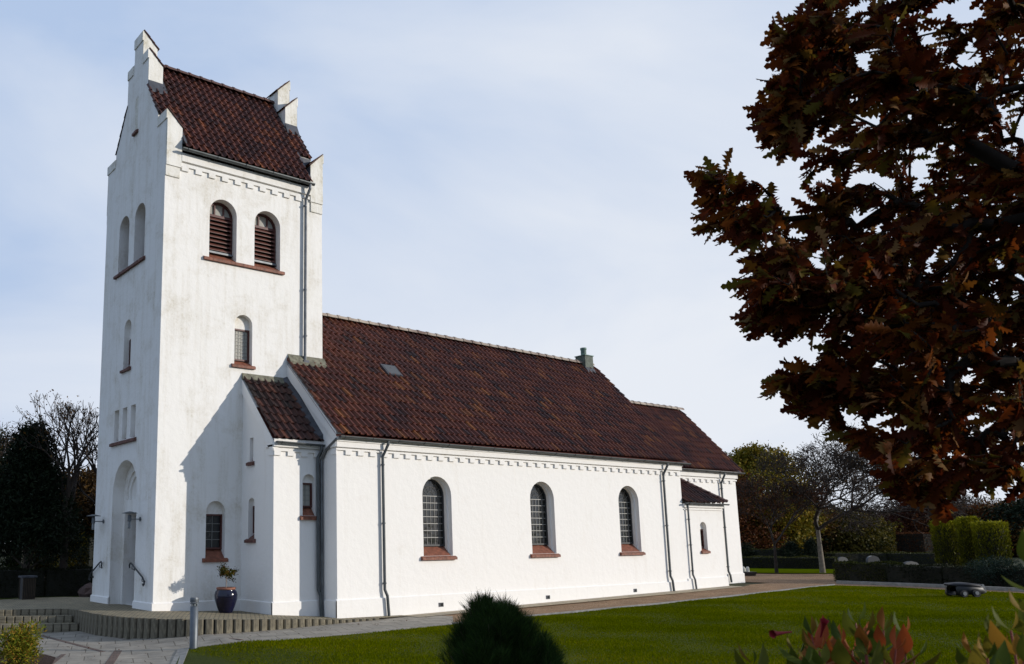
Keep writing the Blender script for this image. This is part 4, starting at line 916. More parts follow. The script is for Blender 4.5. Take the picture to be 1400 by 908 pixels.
for i in range(11):
    d=rand_dirs(1,.9,rng)[0]; e=top+d*rng.uniform(.14,.26)*np.array([1.15,1.15,.8]); S.append((top,e,.007,.003))
    for k in range(4): f=e+rand_dirs(1,.2,rng)[0]*rng.uniform(.04,.10); S.append((e,f,.003,.002)); tips.append(f)
V,Fq=seg_mesh(S,5); mesh('stem',V,Fq,M['ridge'],tt)
P=np.array(tips)[rng.integers(0,len(tips),1300)]+rng.normal(0,.034,(1300,3)); V,Fq=blobs(P,.042,.6,rng); mesh('crown',V,Fq,LM('bush_leaf',(.02,.03,.006),(.05,.055,.008),(.10,.085,.010),(.14,.05,.015)),tt,rnd=np.repeat(rng.random(1300),4))
# bollard light on the corner of the lawn
bl=gp_(264.5,886); bo=thing('bollard_light','round galvanised steel bollard light standing at the corner of the lawn','bollard light',bl)
hB=1.02
mb=MB(); mb.lathe(bl,[(.082,-.1),(.082,hB-.20),(.070,hB-.195),(.0,hB-.19)],28); mb.build('post',M['lampm'],bo,True)
mb=MB()
for z0 in (.145,.115): mb.lathe(bl+(0,0,hB-z0),[(.0,0),(.092,0),(.092,.012),(0,.014)],28)
mb.lathe(bl+(0,0,hB-.10),[(.0,.0),(.088,0),(.09,.04),(.08,.075),(.0,.078)],28); mb.build('lamp_head',M['lampm'],bo)
mb=MB(); mb.lathe(bl+(0,0,hB-.192),[(.062,0),(.062,.05)],20); mb.build('lamp_glass',M['lampglass'],bo)
mb=MB()
for k in range(4): t=k*math.pi/2+.4; mb.box((bl[0]+.075*math.cos(t)-.006,bl[1]+.075*math.sin(t)-.006,bl[2]+hB-.2),(bl[0]+.075*math.cos(t)+.006,bl[1]+.075*math.sin(t)+.006,bl[2]+hB-.02))
mb.build('bracket',M['lampm'],bo)
# robot mower
mw=gp_(1322,815.5); mo=thing('robot_mower','low dark grey robotic lawn mower at the far edge of the lawn','robot mower',mw)
ax=np.array([R2[0],R2[1],0]); ax/=np.linalg.norm(ax); ay=np.array([-ax[1],ax[0],0]); s_=float(np.dot(mw-CAM,FWD))/F*1.0   # metres per pixel there
q=lambda a,b,c:mw+ax*a+ay*b+np.array([0,0,c])
M['mdark']=mat('mower_plastic',(.012,.012,.013),.5); M['mtop']=mat('mower_cover',(.030,.030,.034),.6,spec=.2); M['mlight']=mat('pale_plastic',(.20,.20,.20),.5)
Lm=46*s_; Hm=19*s_
def loft(mb,secs,n=16):
    V=[]
    for (a,w,z0,z1) in secs:
        for k in range(n):
            t=2*math.pi*k/n; c,s=math.cos(t),math.sin(t); e=.55
            V.append(q(a,w*abs(c)**e*np.sign(c),(z0+z1)/2+(z1-z0)/2*abs(s)**e*np.sign(s)))
    mb.add(V,[(i*n+k,i*n+(k+1)%n,(i+1)*n+(k+1)%n,(i+1)*n+k) for i in range(len(secs)-1) for k in range(n)]+[tuple(range(n)),tuple(range((len(secs)-1)*n,len(secs)*n))])
mb=MB(); loft(mb,[(-Lm*.44,.20,.05,Hm*.78),(-Lm*.42,.28,.04,Hm*.84),(0,.30,.05,Hm*.86),(Lm*.30,.28,.06,Hm*.78),(Lm*.42,.20,.08,Hm*.55)]); mb.build('body',M['mdark'],mo,True)
mb=MB(); loft(mb,[(-Lm*.56,.10,Hm*.80,Hm*.88),(-Lm*.48,.24,Hm*.74,Hm*.96),(-Lm*.1,.31,Hm*.70,Hm*1.0),(Lm*.22,.29,Hm*.60,Hm*.90),(Lm*.42,.20,Hm*.46,Hm*.66)]); mb.build('cover',M['mtop'],mo,True)
for a,r in ((.06*Lm,.115),(-.30*Lm,.10)):
    for b in (-.30,.30):
        n=20; V=[q(a+rr*math.cos(2*math.pi*k/n),b+w,r+rr*math.sin(2*math.pi*k/n)) for w in (-.04,.04) for rr in (r,) for k in range(n)]
        mb=MB(); mb.add(V,[(k,(k+1)%n,n+(k+1)%n,n+k) for k in range(n)]+[tuple(range(n)),tuple(range(n,2*n))]); wh=mb.build('wheel',M['mdark'],mo)
        mb=MB(); V=[q(a+.055*math.cos(2*math.pi*k/n),b+np.sign(b)*.045,r+.055*math.sin(2*math.pi*k/n)) for k in range(n)]; V2=[p+ay*np.sign(b)*.01 for p in V]; mb.add(V+V2,[tuple(range(n)),tuple(range(n,2*n))]+[(k,(k+1)%n,n+(k+1)%n,n+k) for k in range(n)]); mb.build('hub',M['mlight'],wh)
mb=MB(); P0=[(.44*Lm,-.12,Hm*.30),(.52*Lm,-.12,Hm*.30),(.52*Lm,.12,Hm*.30),(.44*Lm,.12,Hm*.30),(.40*Lm,-.12,Hm*.85),(.46*Lm,-.12,Hm*.85),(.46*Lm,.12,Hm*.85),(.40*Lm,.12,Hm*.85)]; mb.hexa([q(*p) for p in P0]); mb.build('bumper',M['mlight'],mo)
# ------------------------------------------------------------------ churchyard behind, right hand side
GS=mat('grey_granite',(.085,.085,.085),.8,noise=.4,nscale=14,bump=.4); GB=mat('polished_black_stone',(.02,.02,.022),.22); GW=mat('white_stone',(.55,.54,.50),.8,noise=.2)
def box_px(u,v,du): return du*float(np.dot(at(u,v,float(G(30)))-CAM,FWD))/F
def headstone(u,v,w,h,m,label,rough=False,depth=None,group='headstones among the hedges'):
    """w,h in photo pixels at the ground point (u,v)"""
    b=gp_(u,v) if depth is None else None
    s=float(np.dot(b-CAM,FWD))/F; w*=s; h*=s; n=15; mb=MB(); rg=random.Random(int(u)); prof=[(-w/2,0)]
    for k in range(n):
        t=math.pi-math.pi*k/(n-1); prof.append((w/2*math.cos(t)*(1 if not rough else rg.uniform(.92,1.0)),h*.45+h*.55*math.sin(t)**(.8)*(1 if not rough else rg.uniform(.86,1))))
    prof.append((w/2,0)); a=ax*.97+ay*.24
    c=np.cross(a,(0,0,1)); f=lambda x,z,d:b+a*x+np.array([0,0,z-.05])+c*d*(1-.3*z/max(h,.01))
    mb.prism(prof,lambda x,z:f(x,z,-.10-.05*rough),lambda x,z:f(x,z,.10+.05*rough))
    o=mb.build('headstone',m,loc=tuple(b)); tag(o,label,'headstone',group); return o
# grass verge beyond the path
V,Fs=cdt_sheet(px([(1012,783.5),(1143,784.5),(1150,775),(1005,774)]),lambda x,y:float(G(x))+.012,2.0); gv=struct(mesh('grass_verge',V,Fs,mat('verge_turf',(.075,.10,.002),.95,noise=.4,nscale=1.5,spec=.0)))
SL=mat('bed_edging',(.30,.29,.27),.85,noise=.3)
pp=[gp_(u,v) for u,v in ((1145,797.5),(1225,800.5),(1300,803.5),(1430,810))]
strip('kerb',[p[:2] for p in pp],.16,.05,'kerb',.05)
V,Fs=cdt_sheet([tuple(p[:2]) for p in pp]+px([(1430,790),(1300,780),(1145,782)]),lambda x,y:float(G(x))+.02,2.0); struct(mesh('flower_bed',V,Fs,M['soil']))
def HP(*uv): return [gp_(u,v)[:2] for u,v in uv]
hedge('near clipped green hedge with a squared end beside the gravel path',HP((1149,794),(1232,797)),.8,.78,21,size=.045,n=9000)
hedge('dark low hedge carrying on behind the robotic mower',HP((1222,797),(1300,800),(1420,805)),1.0,.72,22,lm=HGD,size=.05,n=11000)
hedge('long low hedge behind the grass verge east of the church',HP((1016,776.5),(1145,778)),1.2,.68,23,size=.05,n=9000)
hedge('second low hedge row behind the first, starting near the church corner',HP((1005,771),(1090,770.5)),1.0,1.0,24,size=.05,n=6000)
hedge('far low hedge row between the headstones',HP((1135,771),(1215,770.5),(1290,772)),1.2,.75,25,size=.06,n=7000)
hedge('tall dark hedge screen in the distance behind the pale post',HP((1185,757),(1262,757)),2.0,2.9,26,lm=HGD,size=.12,n=7000)
hedge('orange brown clipped beech hedge in front of the tall dark hedge',HP((1236,765),(1276,766)),1.2,2.0,27,lm=L_rust,size=.07,n=6000)
for k,(u,v,w,h,m,l,r) in enumerate([(1152,772.5,17,12,GS,'rounded grey headstone with a pale edge, left of the black one',False),(1194,773,20,14,GB,'wide rounded black polished headstone behind the near hedge',False),(1245,782,28,16,GS,'broad rough grey boulder headstone behind the near hedge',True),
        (1256,768,14,10,GB,'small black headstone in front of the orange beech hedge',False),(1276,769,16,10,GB,'wider low black headstone right of the orange beech hedge',False),(1100,772,12,8,GS,'small grey headstone between the two tree trunks',False),(1133,771,10,7,GS,'tiny low headstone beside the pale tree trunk',True),(1086,768,7,9,GW,'small white headstone seen between the tree trunks',False)]):
    headstone(u,v,w,h,m,l,r)
b=gp_(1227,769); mb=MB(); s=float(np.dot(b-CAM,FWD))/F; mb.tube([b,b+(0,0,12*s)],1.0*s,8); mb.tube([b+(0,0,9.5*s)-ax*3*s,b+(0,0,9.5*s)+ax*3*s],.8*s,8); tag(mb.build('grave_cross',GW,loc=tuple(b)),'thin pale wooden cross standing in front of the dark hedge','grave cross')
# lantern and planter close to the east corner
b=gp_(1024,787); s=float(np.dot(b-CAM,FWD))/F
pl=thing('planter','low black grave planter at the foot of the church corner','planter',b)
mb=MB(); mb.hexa([b+ax*a*s+ay*c+np.array([0,0,z*s]) for a,c,z in ((-6,-.2,0),(6,-.2,0),(6,.3,0),(-6,.3,0),(-8,-.25,5),(8,-.25,5),(8,.35,5),(-8,.35,5))]); mb.build('trough',M['mdark'],pl)
mb=MB(); mb.lathe(b-ax*1*s+np.array([0,0,5*s]),[(0,0),(2*s,0),(2*s,5*s),(1.2*s,7*s),(0,7*s)],12); tag(mb.build('grave_lantern',GW,loc=tuple(b-ax*s+(0,0,5*s))),'small white lantern standing on the black planter','lantern')
mb=MB(); c0=gp_(1016.5,783); mb.lathe(c0,[(0,0),(2.5*s,0),(3.6*s,3*s),(3.4*s,6*s),(1.5*s,8.5*s),(0,9*s)],14); tag(mb.build('white_urn',GW,loc=tuple(c0)),'round white urn half hidden by the church corner','urn')
# trees, right
L_tuft=LM('sparse_red_leaves',(.04,.02,.012),(.07,.028,.014),(.11,.04,.015))
def hpx(u,v,top):
    b=gp_(u,v); return (v-top)*float(np.dot(b-CAM,FWD))/F*1.03
leafy_tree('broadleaf_tree','tall olive and ochre leaved tree rising behind the church corner',gp_(1046,766),hpx(1046,766,612),4.9,4.6,34000,.21,L_olive,31,z0=.10,lobes=34)
bare_tree('bare_tree','reddish bare twigged tree with a slim trunk on the grass verge nearest the church',gp_(1062,783.5),5.5,41,.80,7,leaves=6500,lm=L_tuft,lsize=.085,trunk=.26,up=.10,wide=1.1,kids=(3,3),mr=.012,flat=True)
bare_tree('bare_tree','spreading bare tree with a pale trunk on the grass verge beside the near hedge',gp_(1125,783.5),7.2,52,.85,7,trunkm=BARKP,leaves=6500,lm=L_dbrown,lsize=.075,trunk=.25,up=.13,wide=1.2,kids=(3,4),mr=.012,flat=True)
for k,(u,v,tp,rx,lm,l,cf) in enumerate([(1022,771,746,.9,L_con,'slim dark cypress just right of the church corner',True),(1083,771,742,1.3,L_con,'dark cypress between the two bare trees',True),(1111,771,738,1.0,L_con,'narrow dark cypress directly left of the pale trunk',True),
        (1150,764,703,4.6,L_yel,'low yellow leaved tree behind the spreading bare tree',False),(1176,762,722,3.0,L_olive,'olive bush tree right of the yellow one in the middle distance',False),(1000,768,640,4.0,L_rust,'rusty leaved tree partly hidden by the church corner',False),
        (1262,760,672,7.6,L_maroon,'broad dark maroon conifer with flat layered boughs',True),(1303,760,694,7.0,L_rust,'russet brown tree behind the golden yews',False),(1345,760,700,4.6,L_blue,'blue green spruce top showing above the golden yews',True),(1395,760,690,7.0,L_brown,'brown leaved tree at the right hand edge behind the golden yews',False),(1440,761,680,7.0,L_con,'dark evergreen at the right hand edge beside the golden yews',False),(1090,764,690,5.4,L_brown,'brown leaved thicket tree behind the cypresses',False),(1030,765,700,5.0,L_con,'dark evergreen mass low behind the reddish bare tree',False),(1125,763,722,5.0,L_con,'dark evergreen thicket behind the pale trunk',False)]):
    slim=cf and rx<1.4
    leafy_tree('cypress_tree' if slim else 'tree',l,gp_(u,v),hpx(u,v,tp),rx,rx,15000 if not slim else 6000,(.24 if v<766 else .17) if not slim else .11,lm,50+k,z0=.04,lobes=26 if not slim else 9,conif=cf)
# golden yews
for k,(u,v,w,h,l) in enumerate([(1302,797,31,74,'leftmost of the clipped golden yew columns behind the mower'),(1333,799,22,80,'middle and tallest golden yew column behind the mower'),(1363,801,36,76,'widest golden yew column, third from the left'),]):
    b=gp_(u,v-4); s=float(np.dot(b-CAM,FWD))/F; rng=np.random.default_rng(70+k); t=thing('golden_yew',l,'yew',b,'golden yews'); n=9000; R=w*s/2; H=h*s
    th=rng.uniform(0,6.283,n); zz=rng.random(n)**.85; top=rng.random(n)<.22; rr=np.where(top,np.sqrt(rng.random(n)),1.)*R*(1+.08*np.sin(th*5+zz*3))*(1-.12*(1-zz))
    P=np.stack([b[0]+rr*np.cos(th),b[1]+rr*np.sin(th),b[2]+np.where(top,1.,zz)*H*(1+.05*np.sin(th*7))],1)+rng.normal(0,.03,(n,3))
    D=np.stack([np.cos(th)*.5,np.sin(th)*.5,np.full(n,.9)],1)+rng.normal(0,.35,(n,3)); D/=np.linalg.norm(D,axis=1,keepdims=True)
    hgt=(P[:,2]-b[2])/H; V,Fq=blobs(P,.10,.28,rng,D); mesh('foliage',V,Fq,L_gold,t,rnd=np.repeat(np.clip(rng.random(n)*.35+.75*np.clip((hgt-.62)/.38,0,1)*rng.random(n)**.5+.35*(rng.random(n)<.12),0,1),4))  # shade painted into colour: dark low sides; golden growth only near the top
    mb=MB(); mb.lathe(b,[(R*.85,0),(R*.85,H*.97),(0,H*.99)],16); mb.build('stems',COREM,t)  # solid near-black column added to fill the dark inside of the yew
shrub('juniper','spreading blue green juniper under the golden yews',"juniper",gp_(1372,804),1.6,1.0,.95,5000,.07,L_blue,77,9,needle=False,w=.3)
# distant wood: brown haze of bare twigs on the skyline
rng=np.random.default_rng(90); n=80000; P=[]
for k in range(90):
    u=rng.uniform(1130,1460); b=CAM+(FWD*rng.uniform(120,150)+R2*((u-PX)/F)*135); b[2]=0; h=rng.uniform(3.5,6.5)+1.5*math.sin(u*.05)
    m=n//90; P.append(np.column_stack([b[0]+rng.normal(0,2.6,m),b[1]+rng.normal(0,2.6,m),h*np.sqrt(rng.random(m))]))
P=np.concatenate(P); V,Fq=blobs(P,.9,.13,rng,droop=-.8); o=mesh('distant_wood',V,Fq,LM('far_twigs',(.035,.026,.022),(.06,.045,.040),(.05,.04,.026)),rnd=np.repeat(rng.random(len(P)),4)); tag(o,'far off brown leafless wood along the skyline at the right','wood',kind='stuff')
# ------------------------------------------------------------------ churchyard, left hand side
V,Fs=cdt_sheet([(-1.0,7.3),(6.0,7.0),(14,30),(-12,30),(-12,7),(-6.5,5.2)],lambda x,y:float(G(x))-.02 if x<-1 else float(G(x))+.02,2.0); struct(mesh('flower_bed',V,Fs,M['soil']))
V,Fs=cdt_sheet([(-2.2,8.2),(3.5,8.2),(5,11.3),(-2.2,11.0)],lambda x,y:-.12,None); struct(mesh('grass_verge',V,Fs,M['lawn']))
hl=[np.array(at(u,v,-.1)[:2]) for u,v in ((-45,817),(60,814),(175,811))]
hedge('long clipped dark hedge behind the terrace at the left',hl,1.1,1.05,61,lm=HGD,size=.05,n=14000,z=-.25)
def gl(u,v): p=at(u,v,-.15); return np.array(p)
leafy_tree('conifer_tree','dense blackish green conifer left of the tower',gl(34,816),hpx(34,816,603),1.95,1.9,42000,.16,L_con,62,z0=.28,lobes=40,conif=True,cat='conifer')
for nm,u,v,h,sd_,lf,lm,lab,wd in (('bare_tree',84,816,hpx(84,816,553),68,500,L_brown,'bare winter tree with fine upswept twigs close to the left of the tower',1.0),('bare_tree',150,808,hpx(150,808,560),64,150,L_brown,'bare tree partly hidden behind the tower edge',1.0),('bare_tree',-16,810,hpx(-16,810,575),65,1200,L_brown,'bare tree with some brown leaves at the left hand edge',1.0)):
    bare_tree(nm,lab,gl(u,v),h,sd_,.62,7,leaves=lf,lm=lm,lsize=.09,trunk=.16,up=.16,wide=wd*.9,kids=(2,3),tr=.013,mr=.009)
for k,(u,v,h,rx,lm,l) in enumerate([(-8,800,5.6,3.2,L_brown,'brown leaved tree at the far left behind the dark conifer'),(48,797,5.2,3.4,L_dbrown,'low brown leaved tree seen under the bare tree'),(112,799,5.0,3.4,L_dbrown,'dark brown leaved tree between the bare tree and the tower'),(165,797,5.0,3.0,L_dbrown,'brown tree hidden mostly behind the tower'),(-40,805,6.5,3.5,L_con,'dark evergreen beyond the left edge')]):
    leafy_tree('tree',l,gl(u,v),h,rx,rx,13000,.15,lm,110+k,z0=.34,lobes=22)
for k,(u,v,r,h,lm,l) in enumerate([(12,806,1.0,1.15,L_green,'green bush above the dark hedge at the left edge'),(30,805,.55,1.4,L_rust,'small orange bush behind the wooden bin'),(52,805,.9,1.2,L_yel,'yellow bush behind the hedge right of the bin'),(64,803,1.0,2.1,L_green,'fresh green bush behind the hedge'),(96,804,1.0,1.5,L_olive,'olive bush behind the hedge near the tower'),(112,804,1.1,1.6,L_yel,'golden bush behind the hedge next to the tower')]):
    b=gl(u,v); b[2]=-.1; shrub('bush',l,'bush',b,r,r*.8,h+.5,2600,.08,lm,120+k,7)
for u,h,l in ((29,1.9,'pale timber post behind the wooden bin'),(122,1.85,'pale timber post beside the tower edge')):
    b=gl(u,811); mb=MB(); mb.box((b[0]-.05,b[1]-.05,-.3),(b[0]+.05,b[1]+.05,h)); tag(mb.build('timber_post',mat('pale_timber',(.30,.25,.16),.8,noise=.3),loc=(b[0],b[1],-.3)),l,'post')
b=gl(36,826); t=thing('litter_bin','slatted wooden litter bin with a flat grey lid behind the terrace','litter bin',(b[0],b[1],-.3)); WOOD=mat('bin_timber',(.055,.040,.026),.85,noise=.4,nscale=5)
s=float(np.dot(b-CAM,FWD))/F; hw_=9*s; H=-.15+38*s
mb=MB(); mb.box((b[0]-hw_*.85,b[1]-hw_*.85,-.3),(b[0]+hw_*.85,b[1]+hw_*.85,H-.06)); mb.build('body',M['mdark'],t)
for k in range(8):
    for ss in (0,1):
        x=-hw_+2*hw_*(k+.5)/8; w=hw_/8-.012; mb=MB()
        mb.box((b[0]+x-w,b[1]-hw_-.01+ss*2*hw_,-.25),(b[0]+x+w,b[1]-hw_+.015+ss*2*hw_,H-.07)); mb.build('slat',WOOD,t)
mb=MB(); mb.box((b[0]-hw_-.03,b[1]-hw_-.03,H-.05),(b[0]+hw_+.03,b[1]+hw_+.03,H)); mb.build('lid',M['lead'],t)
b=gl(122,818); mb=MB(); mb.lathe(b,[(0,-.1),(.30,0),(.40,.18),(.32,.36),(.14,.46),(0,.48)],11); mb.v=[v+np.random.default_rng(3).normal(0,.025,v.shape) for v in mb.v]; tag(mb.build('boulder',mat('brown_stone',(.11,.07,.06),.9,noise=.4),loc=tuple(b)),'round brown boulder behind the tower corner','boulder')
# ------------------------------------------------------------------ foreground plants
gb=at(24,912,-.52); 
sc_=float(np.dot(gb-CAM,FWD))/F
shrub('golden_bush','yellow green evergreen bush with red tipped leaves in the bottom left corner','bush',(gb[0],gb[1],-.55),36*sc_,30*sc_,56*sc_,5200,.07,L_gbush,131,15,w=.30)
V,Fs=cdt_sheet(px([(-20,925),(60,925),(72,908),(76,900),(62,896),(-20,890)],-.52),lambda x,y:float(G(x))+.0,None); struct(mesh('flower_bed',V,Fs,M['soil']))
# mugo pine
rng=np.random.default_rng(140); pd=6.6; pb=CAM+FWD*0
pcn=at(678,925,depth=pd); base=np.array([pcn[0],pcn[1],float(G(pcn[0]))]); pine=thing('dwarf_pine','bushy dark green dwarf pine with long needles in front of the lawn','pine',base)
H=at(678,843,depth=pd)[2]-base[2]; sc=pd/F; R=82*sc
clump=[(rng.uniform(0,6.283),rng.uniform(.35,1.),rng.uniform(.86,1.10)) for _ in range(34)]
S=[];P=[];D=[]; prf=[(0,1.0),(.70,1.0),(.80,.90),(.88,.74),(.94,.56),(1.0,.30)]
for i in range(620):
    ca,cz,cf=clump[i%34]; a=ca+rng.normal(0,.20); zz=min(1.,max(.3,(.35+.65*cz**.55)+rng.normal(0,.05))); cap=i%34<11
    rr=R*np.interp(zz,[p[0] for p in prf],[p[1] for p in prf])*(cz*.8+rng.normal(0,.07) if cap else rng.uniform(.86,1.02))*cf
    if cap: zz=max(zz,float(np.interp(-rr/R,[-1.,-.90,-.74,-.56,-.30,0],[.70,.80,.88,.94,1.0,1.02])))
    tip=base+np.array([rr*math.cos(a),rr*math.sin(a),H*zz*(1+.5*(cf-1))*rng.uniform(.97,1.02)]); q=base+np.array([rr*.5*math.cos(a),rr*.5*math.sin(a),H*zz*.80])
    S+= [(base,q,.014,.008),(q,tip,.008,.004)]
    d=tip-q; d/=np.linalg.norm(d); d=d+np.array([0,0,.5]); d/=np.linalg.norm(d)
    m=130; t=rng.random(m)**.8; Pq=tip[None]-d[None]*((1-t)*.16)[:,None]+rng.normal(0,.003,(m,3)); dr=rand_dirs(m,0,rng); dd=dr*.62+d[None]*.9; dd/=np.linalg.norm(dd,axis=1,keepdims=True); P.append(Pq); D.append(dd)
P=np.concatenate(P); D=np.concatenate(D); V,Fq=blobs(P,.105,.026,rng,D); mesh('needles',V,Fq,LM('pine_needles',(.008,.020,.005),(.020,.045,.009),(.045,.085,.016),tr=.12),pine,rnd=np.repeat(rng.random(len(P))**1.4,4))
V,Fq=seg_mesh(S,5); mesh('stems',V,Fq,BARK,pine)
mb=MB(); mb.lathe(base,[(R*p*.72,H*z*.88) for z,p in prf]+[(0,H*.9)],20); mb.build('shade_fill',COREM,pine)  # solid near-black fill, its colour standing in for shade between the boughs
# weigela shrubs close to the camera
L_wei=LM('weigela_leaf',(.035,.055,.008),(.065,.090,.012),(.10,.095,.012),(.20,.065,.014),(.26,.050,.016),tr=.35)
L_wei2=LM('weigela_leaf_gold',(.035,.055,.008),(.09,.10,.012),(.22,.14,.018),(.28,.09,.016),tr=.35)
M['redstem']=mat('red_stem',(.20,.04,.03),.6); M['petal']=mat('red_petal',(.22,.008,.018),.6)
WW=[.01,.08,.15,.19,.20,.17,.12,.06,.005]
def weigela(label,base_uv,tips,dist,seed,lm,llen=(.07,.125),flowers=()):
    rng=np.random.default_rng(seed); bp=at(*base_uv,depth=dist); base=np.array([bp[0],bp[1],float(G(bp[0]))]); t=thing('weigela_shrub',label,'shrub',base)
    S=[];Pl=[];Dl=[];Sl=[];Ll=[]
    for (u,v,dd) in tips:
        tip=at(u,v,depth=dist+dd); q=base+(tip-base)*.55+np.array([0,0,.12])+rng.normal(0,.04,3); pts=[base+(rng.normal(0,.05),rng.normal(0,.05),0),q,tip]
        S+= [(pts[0],pts[1],.007,.005),(pts[1],pts[2],.005,.0022)]
        d=(tip-q); L0=np.linalg.norm(d); d/=L0; A,B=frames(d[None]); A=A[0];B=B[0]; k=0; s=0.
        while s<min(L0,.42):
            p=tip-d*s; a=k*1.57+rng.normal(0,.25)
            for j in (0,math.pi):
                side=A*math.cos(a+j)+B*math.sin(a+j); op=.55+1.0*min(1,s/.12); dd_=d*math.cos(op)+side*math.sin(op)+rng.normal(0,.12,3); dd_/=np.linalg.norm(dd_)
                nn=np.cross(dd_,side); sd=np.cross(nn,dd_); sd=np.cross(dd_,d); sd/=np.linalg.norm(sd)+1e-9
                Pl.append(p); Dl.append(dd_); Sl.append(sd); Ll.append(rng.uniform(*llen)*(.55+.45*min(1,s/.06)))
            s+=rng.uniform(.035,.06); k+=1
    V,Fq=seg_mesh(S,6); mesh('stems',V,Fq,M['redstem'],t)
    V,Fq,k=lobed(np.array(Pl),np.array(Dl),np.array(Sl),np.array(Ll),WW,.25); mesh('foliage',V,Fq,lm,t,rnd=np.repeat(rng.random(len(Pl)),k))
    for (u,v,du,dv) in flowers:
        p=at(u,v,depth=dist-.05); e=at(u+du,v+dv,depth=dist-.08); d=e-p; L0=np.linalg.norm(d); d/=L0; A,B=frames(d[None]); A=A[0];B=B[0]; mb=MB(); n=10
        prof=[(.0,.002),(.35,.003),(.6,.005),(.85,.007),(1.,.010)]
        V=[p+d*L0*f+(A*math.cos(2*math.pi*j/n)+B*math.sin(2*math.pi*j/n))*r*(1+(.25 if (j%2 and f==1.) else 0)) for f,r in prof for j in range(n)]
        mb.add(V,[(i*n+j,i*n+(j+1)%n,(i+1)*n+(j+1)%n,(i+1)*n+j) for i in range(len(prof)-1) for j in range(n)]); mb.build('flower',M['petal'],t,True)
    return t
weigela('low shrub with red and green autumn leaves and small red flowers at the bottom edge',(1160,1000),[(1110,868,.0),(1128,866,.05),(1170,852,.1),(1182,866,-.05),(1208,862,.0),(1236,868,.1),(1150,880,-.1),(1200,884,.05),(1225,888,-.1),(1030,908,.0),(1120,890,-.15),(1090,896,.1),(1165,890,.15),(1185,896,-.1),(1250,900,.1),(1140,900,.05),(1215,902,.1),(1105,906,-.1)],2.35,151,L_wei,flowers=((1082,864,-26,3),(1122,871,5,-22)))
weigela('taller shrub with gold and green leaves leaning in at the bottom right corner',(1400,1010),[(1356,872,.1),(1382,862,0.),(1402,838,.1),(1350,900,-.1),(1412,745,.1),(1400,905,-.15),(1420,880,-.1),(1330,896,.1),(1370,895,.1)],1.75,152,L_wei2,llen=(.07,.11))
# ------------------------------------------------------------------ oak at the right
rng=np.random.default_rng(200)
poly=np.array([(1130,-90),(1108,-10),(1066,60),(1088,110),(1043,165),(1080,205),(1100,262),(1078,262),(1048,262),(1012,236),(960,222),(958,262),(968,296),(1000,322),(1036,340),(1018,400),(1034,442),(1086,448),(1108,492),(1062,524),(1112,560),(1150,575),(1150,602),(1192,612),(1226,655),(1243,668),(1290,684),(1330,652),(1385,700),(1440,715),(1560,640),(1700,300),(1700,-90)],float)
notch=np.array([(1052,232),(1100,262),(1098,305),(1082,330),(1066,308),(1064,276)],float)
def inside(P,poly):
    x,y=P[:,0],P[:,1]; c=np.zeros(len(P),bool); n=len(poly)
    for i in range(n):
        x0,y0=poly[i]; x1,y1=poly[(i+1)%n]
        m=((y0>y)!=(y1>y))&(x<(x1-x0)*(y-y0)/(y1-y0+1e-12)+x0); c^=m
    return c
T=[]
gaps=[np.array(g,float) for g in ([(1078,205),(1098,232),(1092,300),(1070,262)],[(1080,440),(1130,462),(1118,512),(1090,500)],[(1100,560),(1170,560),(1165,600),(1110,590)],[(1040,60),(1075,60),(1078,130),(1050,140)],[(1290,20),(1330,35),(1320,60)],[(1100,330),(1120,350),(1105,375)])]
def okp(P):
    k=inside(P,poly)&~inside(P,notch)
    for g in gaps: k&=~inside(P,g)
    return k
def proj(p):
    d=p-CAM; z=d@FWD; return PX+F*(d@R2)/z,PY-F*(d@U2)/z
while len(T)<2150:      # leafy sprays, each a drooping twig with side shoots
    c=np.array([[rng.uniform(1030,1700),rng.uniform(-90,720)]])
    if not okp(c)[0] or (c[0,0]>1430 and rng.random()<.5): continue
    edge_=max(0,(1250-c[0,0])/300); p0=at(c[0,0],c[0,1],depth=rng.uniform(4.7,7.2-1.6*min(1,edge_)))
    dv=-RT*rng.uniform(.5,1.)+UPV*rng.uniform(-.75,.35)+FWD*rng.uniform(-.5,.5); dv/=np.linalg.norm(dv)
    for q in range(rng.integers(9,15)):
        p=p0+dv*rng.uniform(-.30,.30)+rng.normal(0,.055,3); u,v=proj(p)
        if okp(np.array([[u-10,v+4]]))[0]: T.append(p)
for lobe,k in (([(964,228),(1012,232),(1050,262),(1072,300),(1040,325),(1000,318),(964,298)],46),([(1043,165),(1062,100),(1100,110),(1110,190),(1075,212)],40),([(1020,345),(1085,330),(1110,380),(1090,442),(1034,444),(1016,400)],60),
        ([(1060,522),(1110,495),(1150,520),(1150,572),(1108,560)],40),([(1142,576),(1200,585),(1240,620),(1192,615)],18),([(1205,630),(1300,640),(1300,688),(1240,672)],34),([(1066,60),(1110,0),(1140,30),(1110,110),(1085,100)],34)):
    lp_=np.array(lobe,float); m_=0
    while m_<k:
        c=np.column_stack([rng.uniform(lp_[:,0].min(),lp_[:,0].max(),50),rng.uniform(lp_[:,1].min(),lp_[:,1].max(),50)]); c=c[inside(c,lp_)]
        for u,v in c:
            if m_<k: T.append(at(u,v,depth=rng.uniform(4.9,5.5))); m_+=1
T=np.array(T)
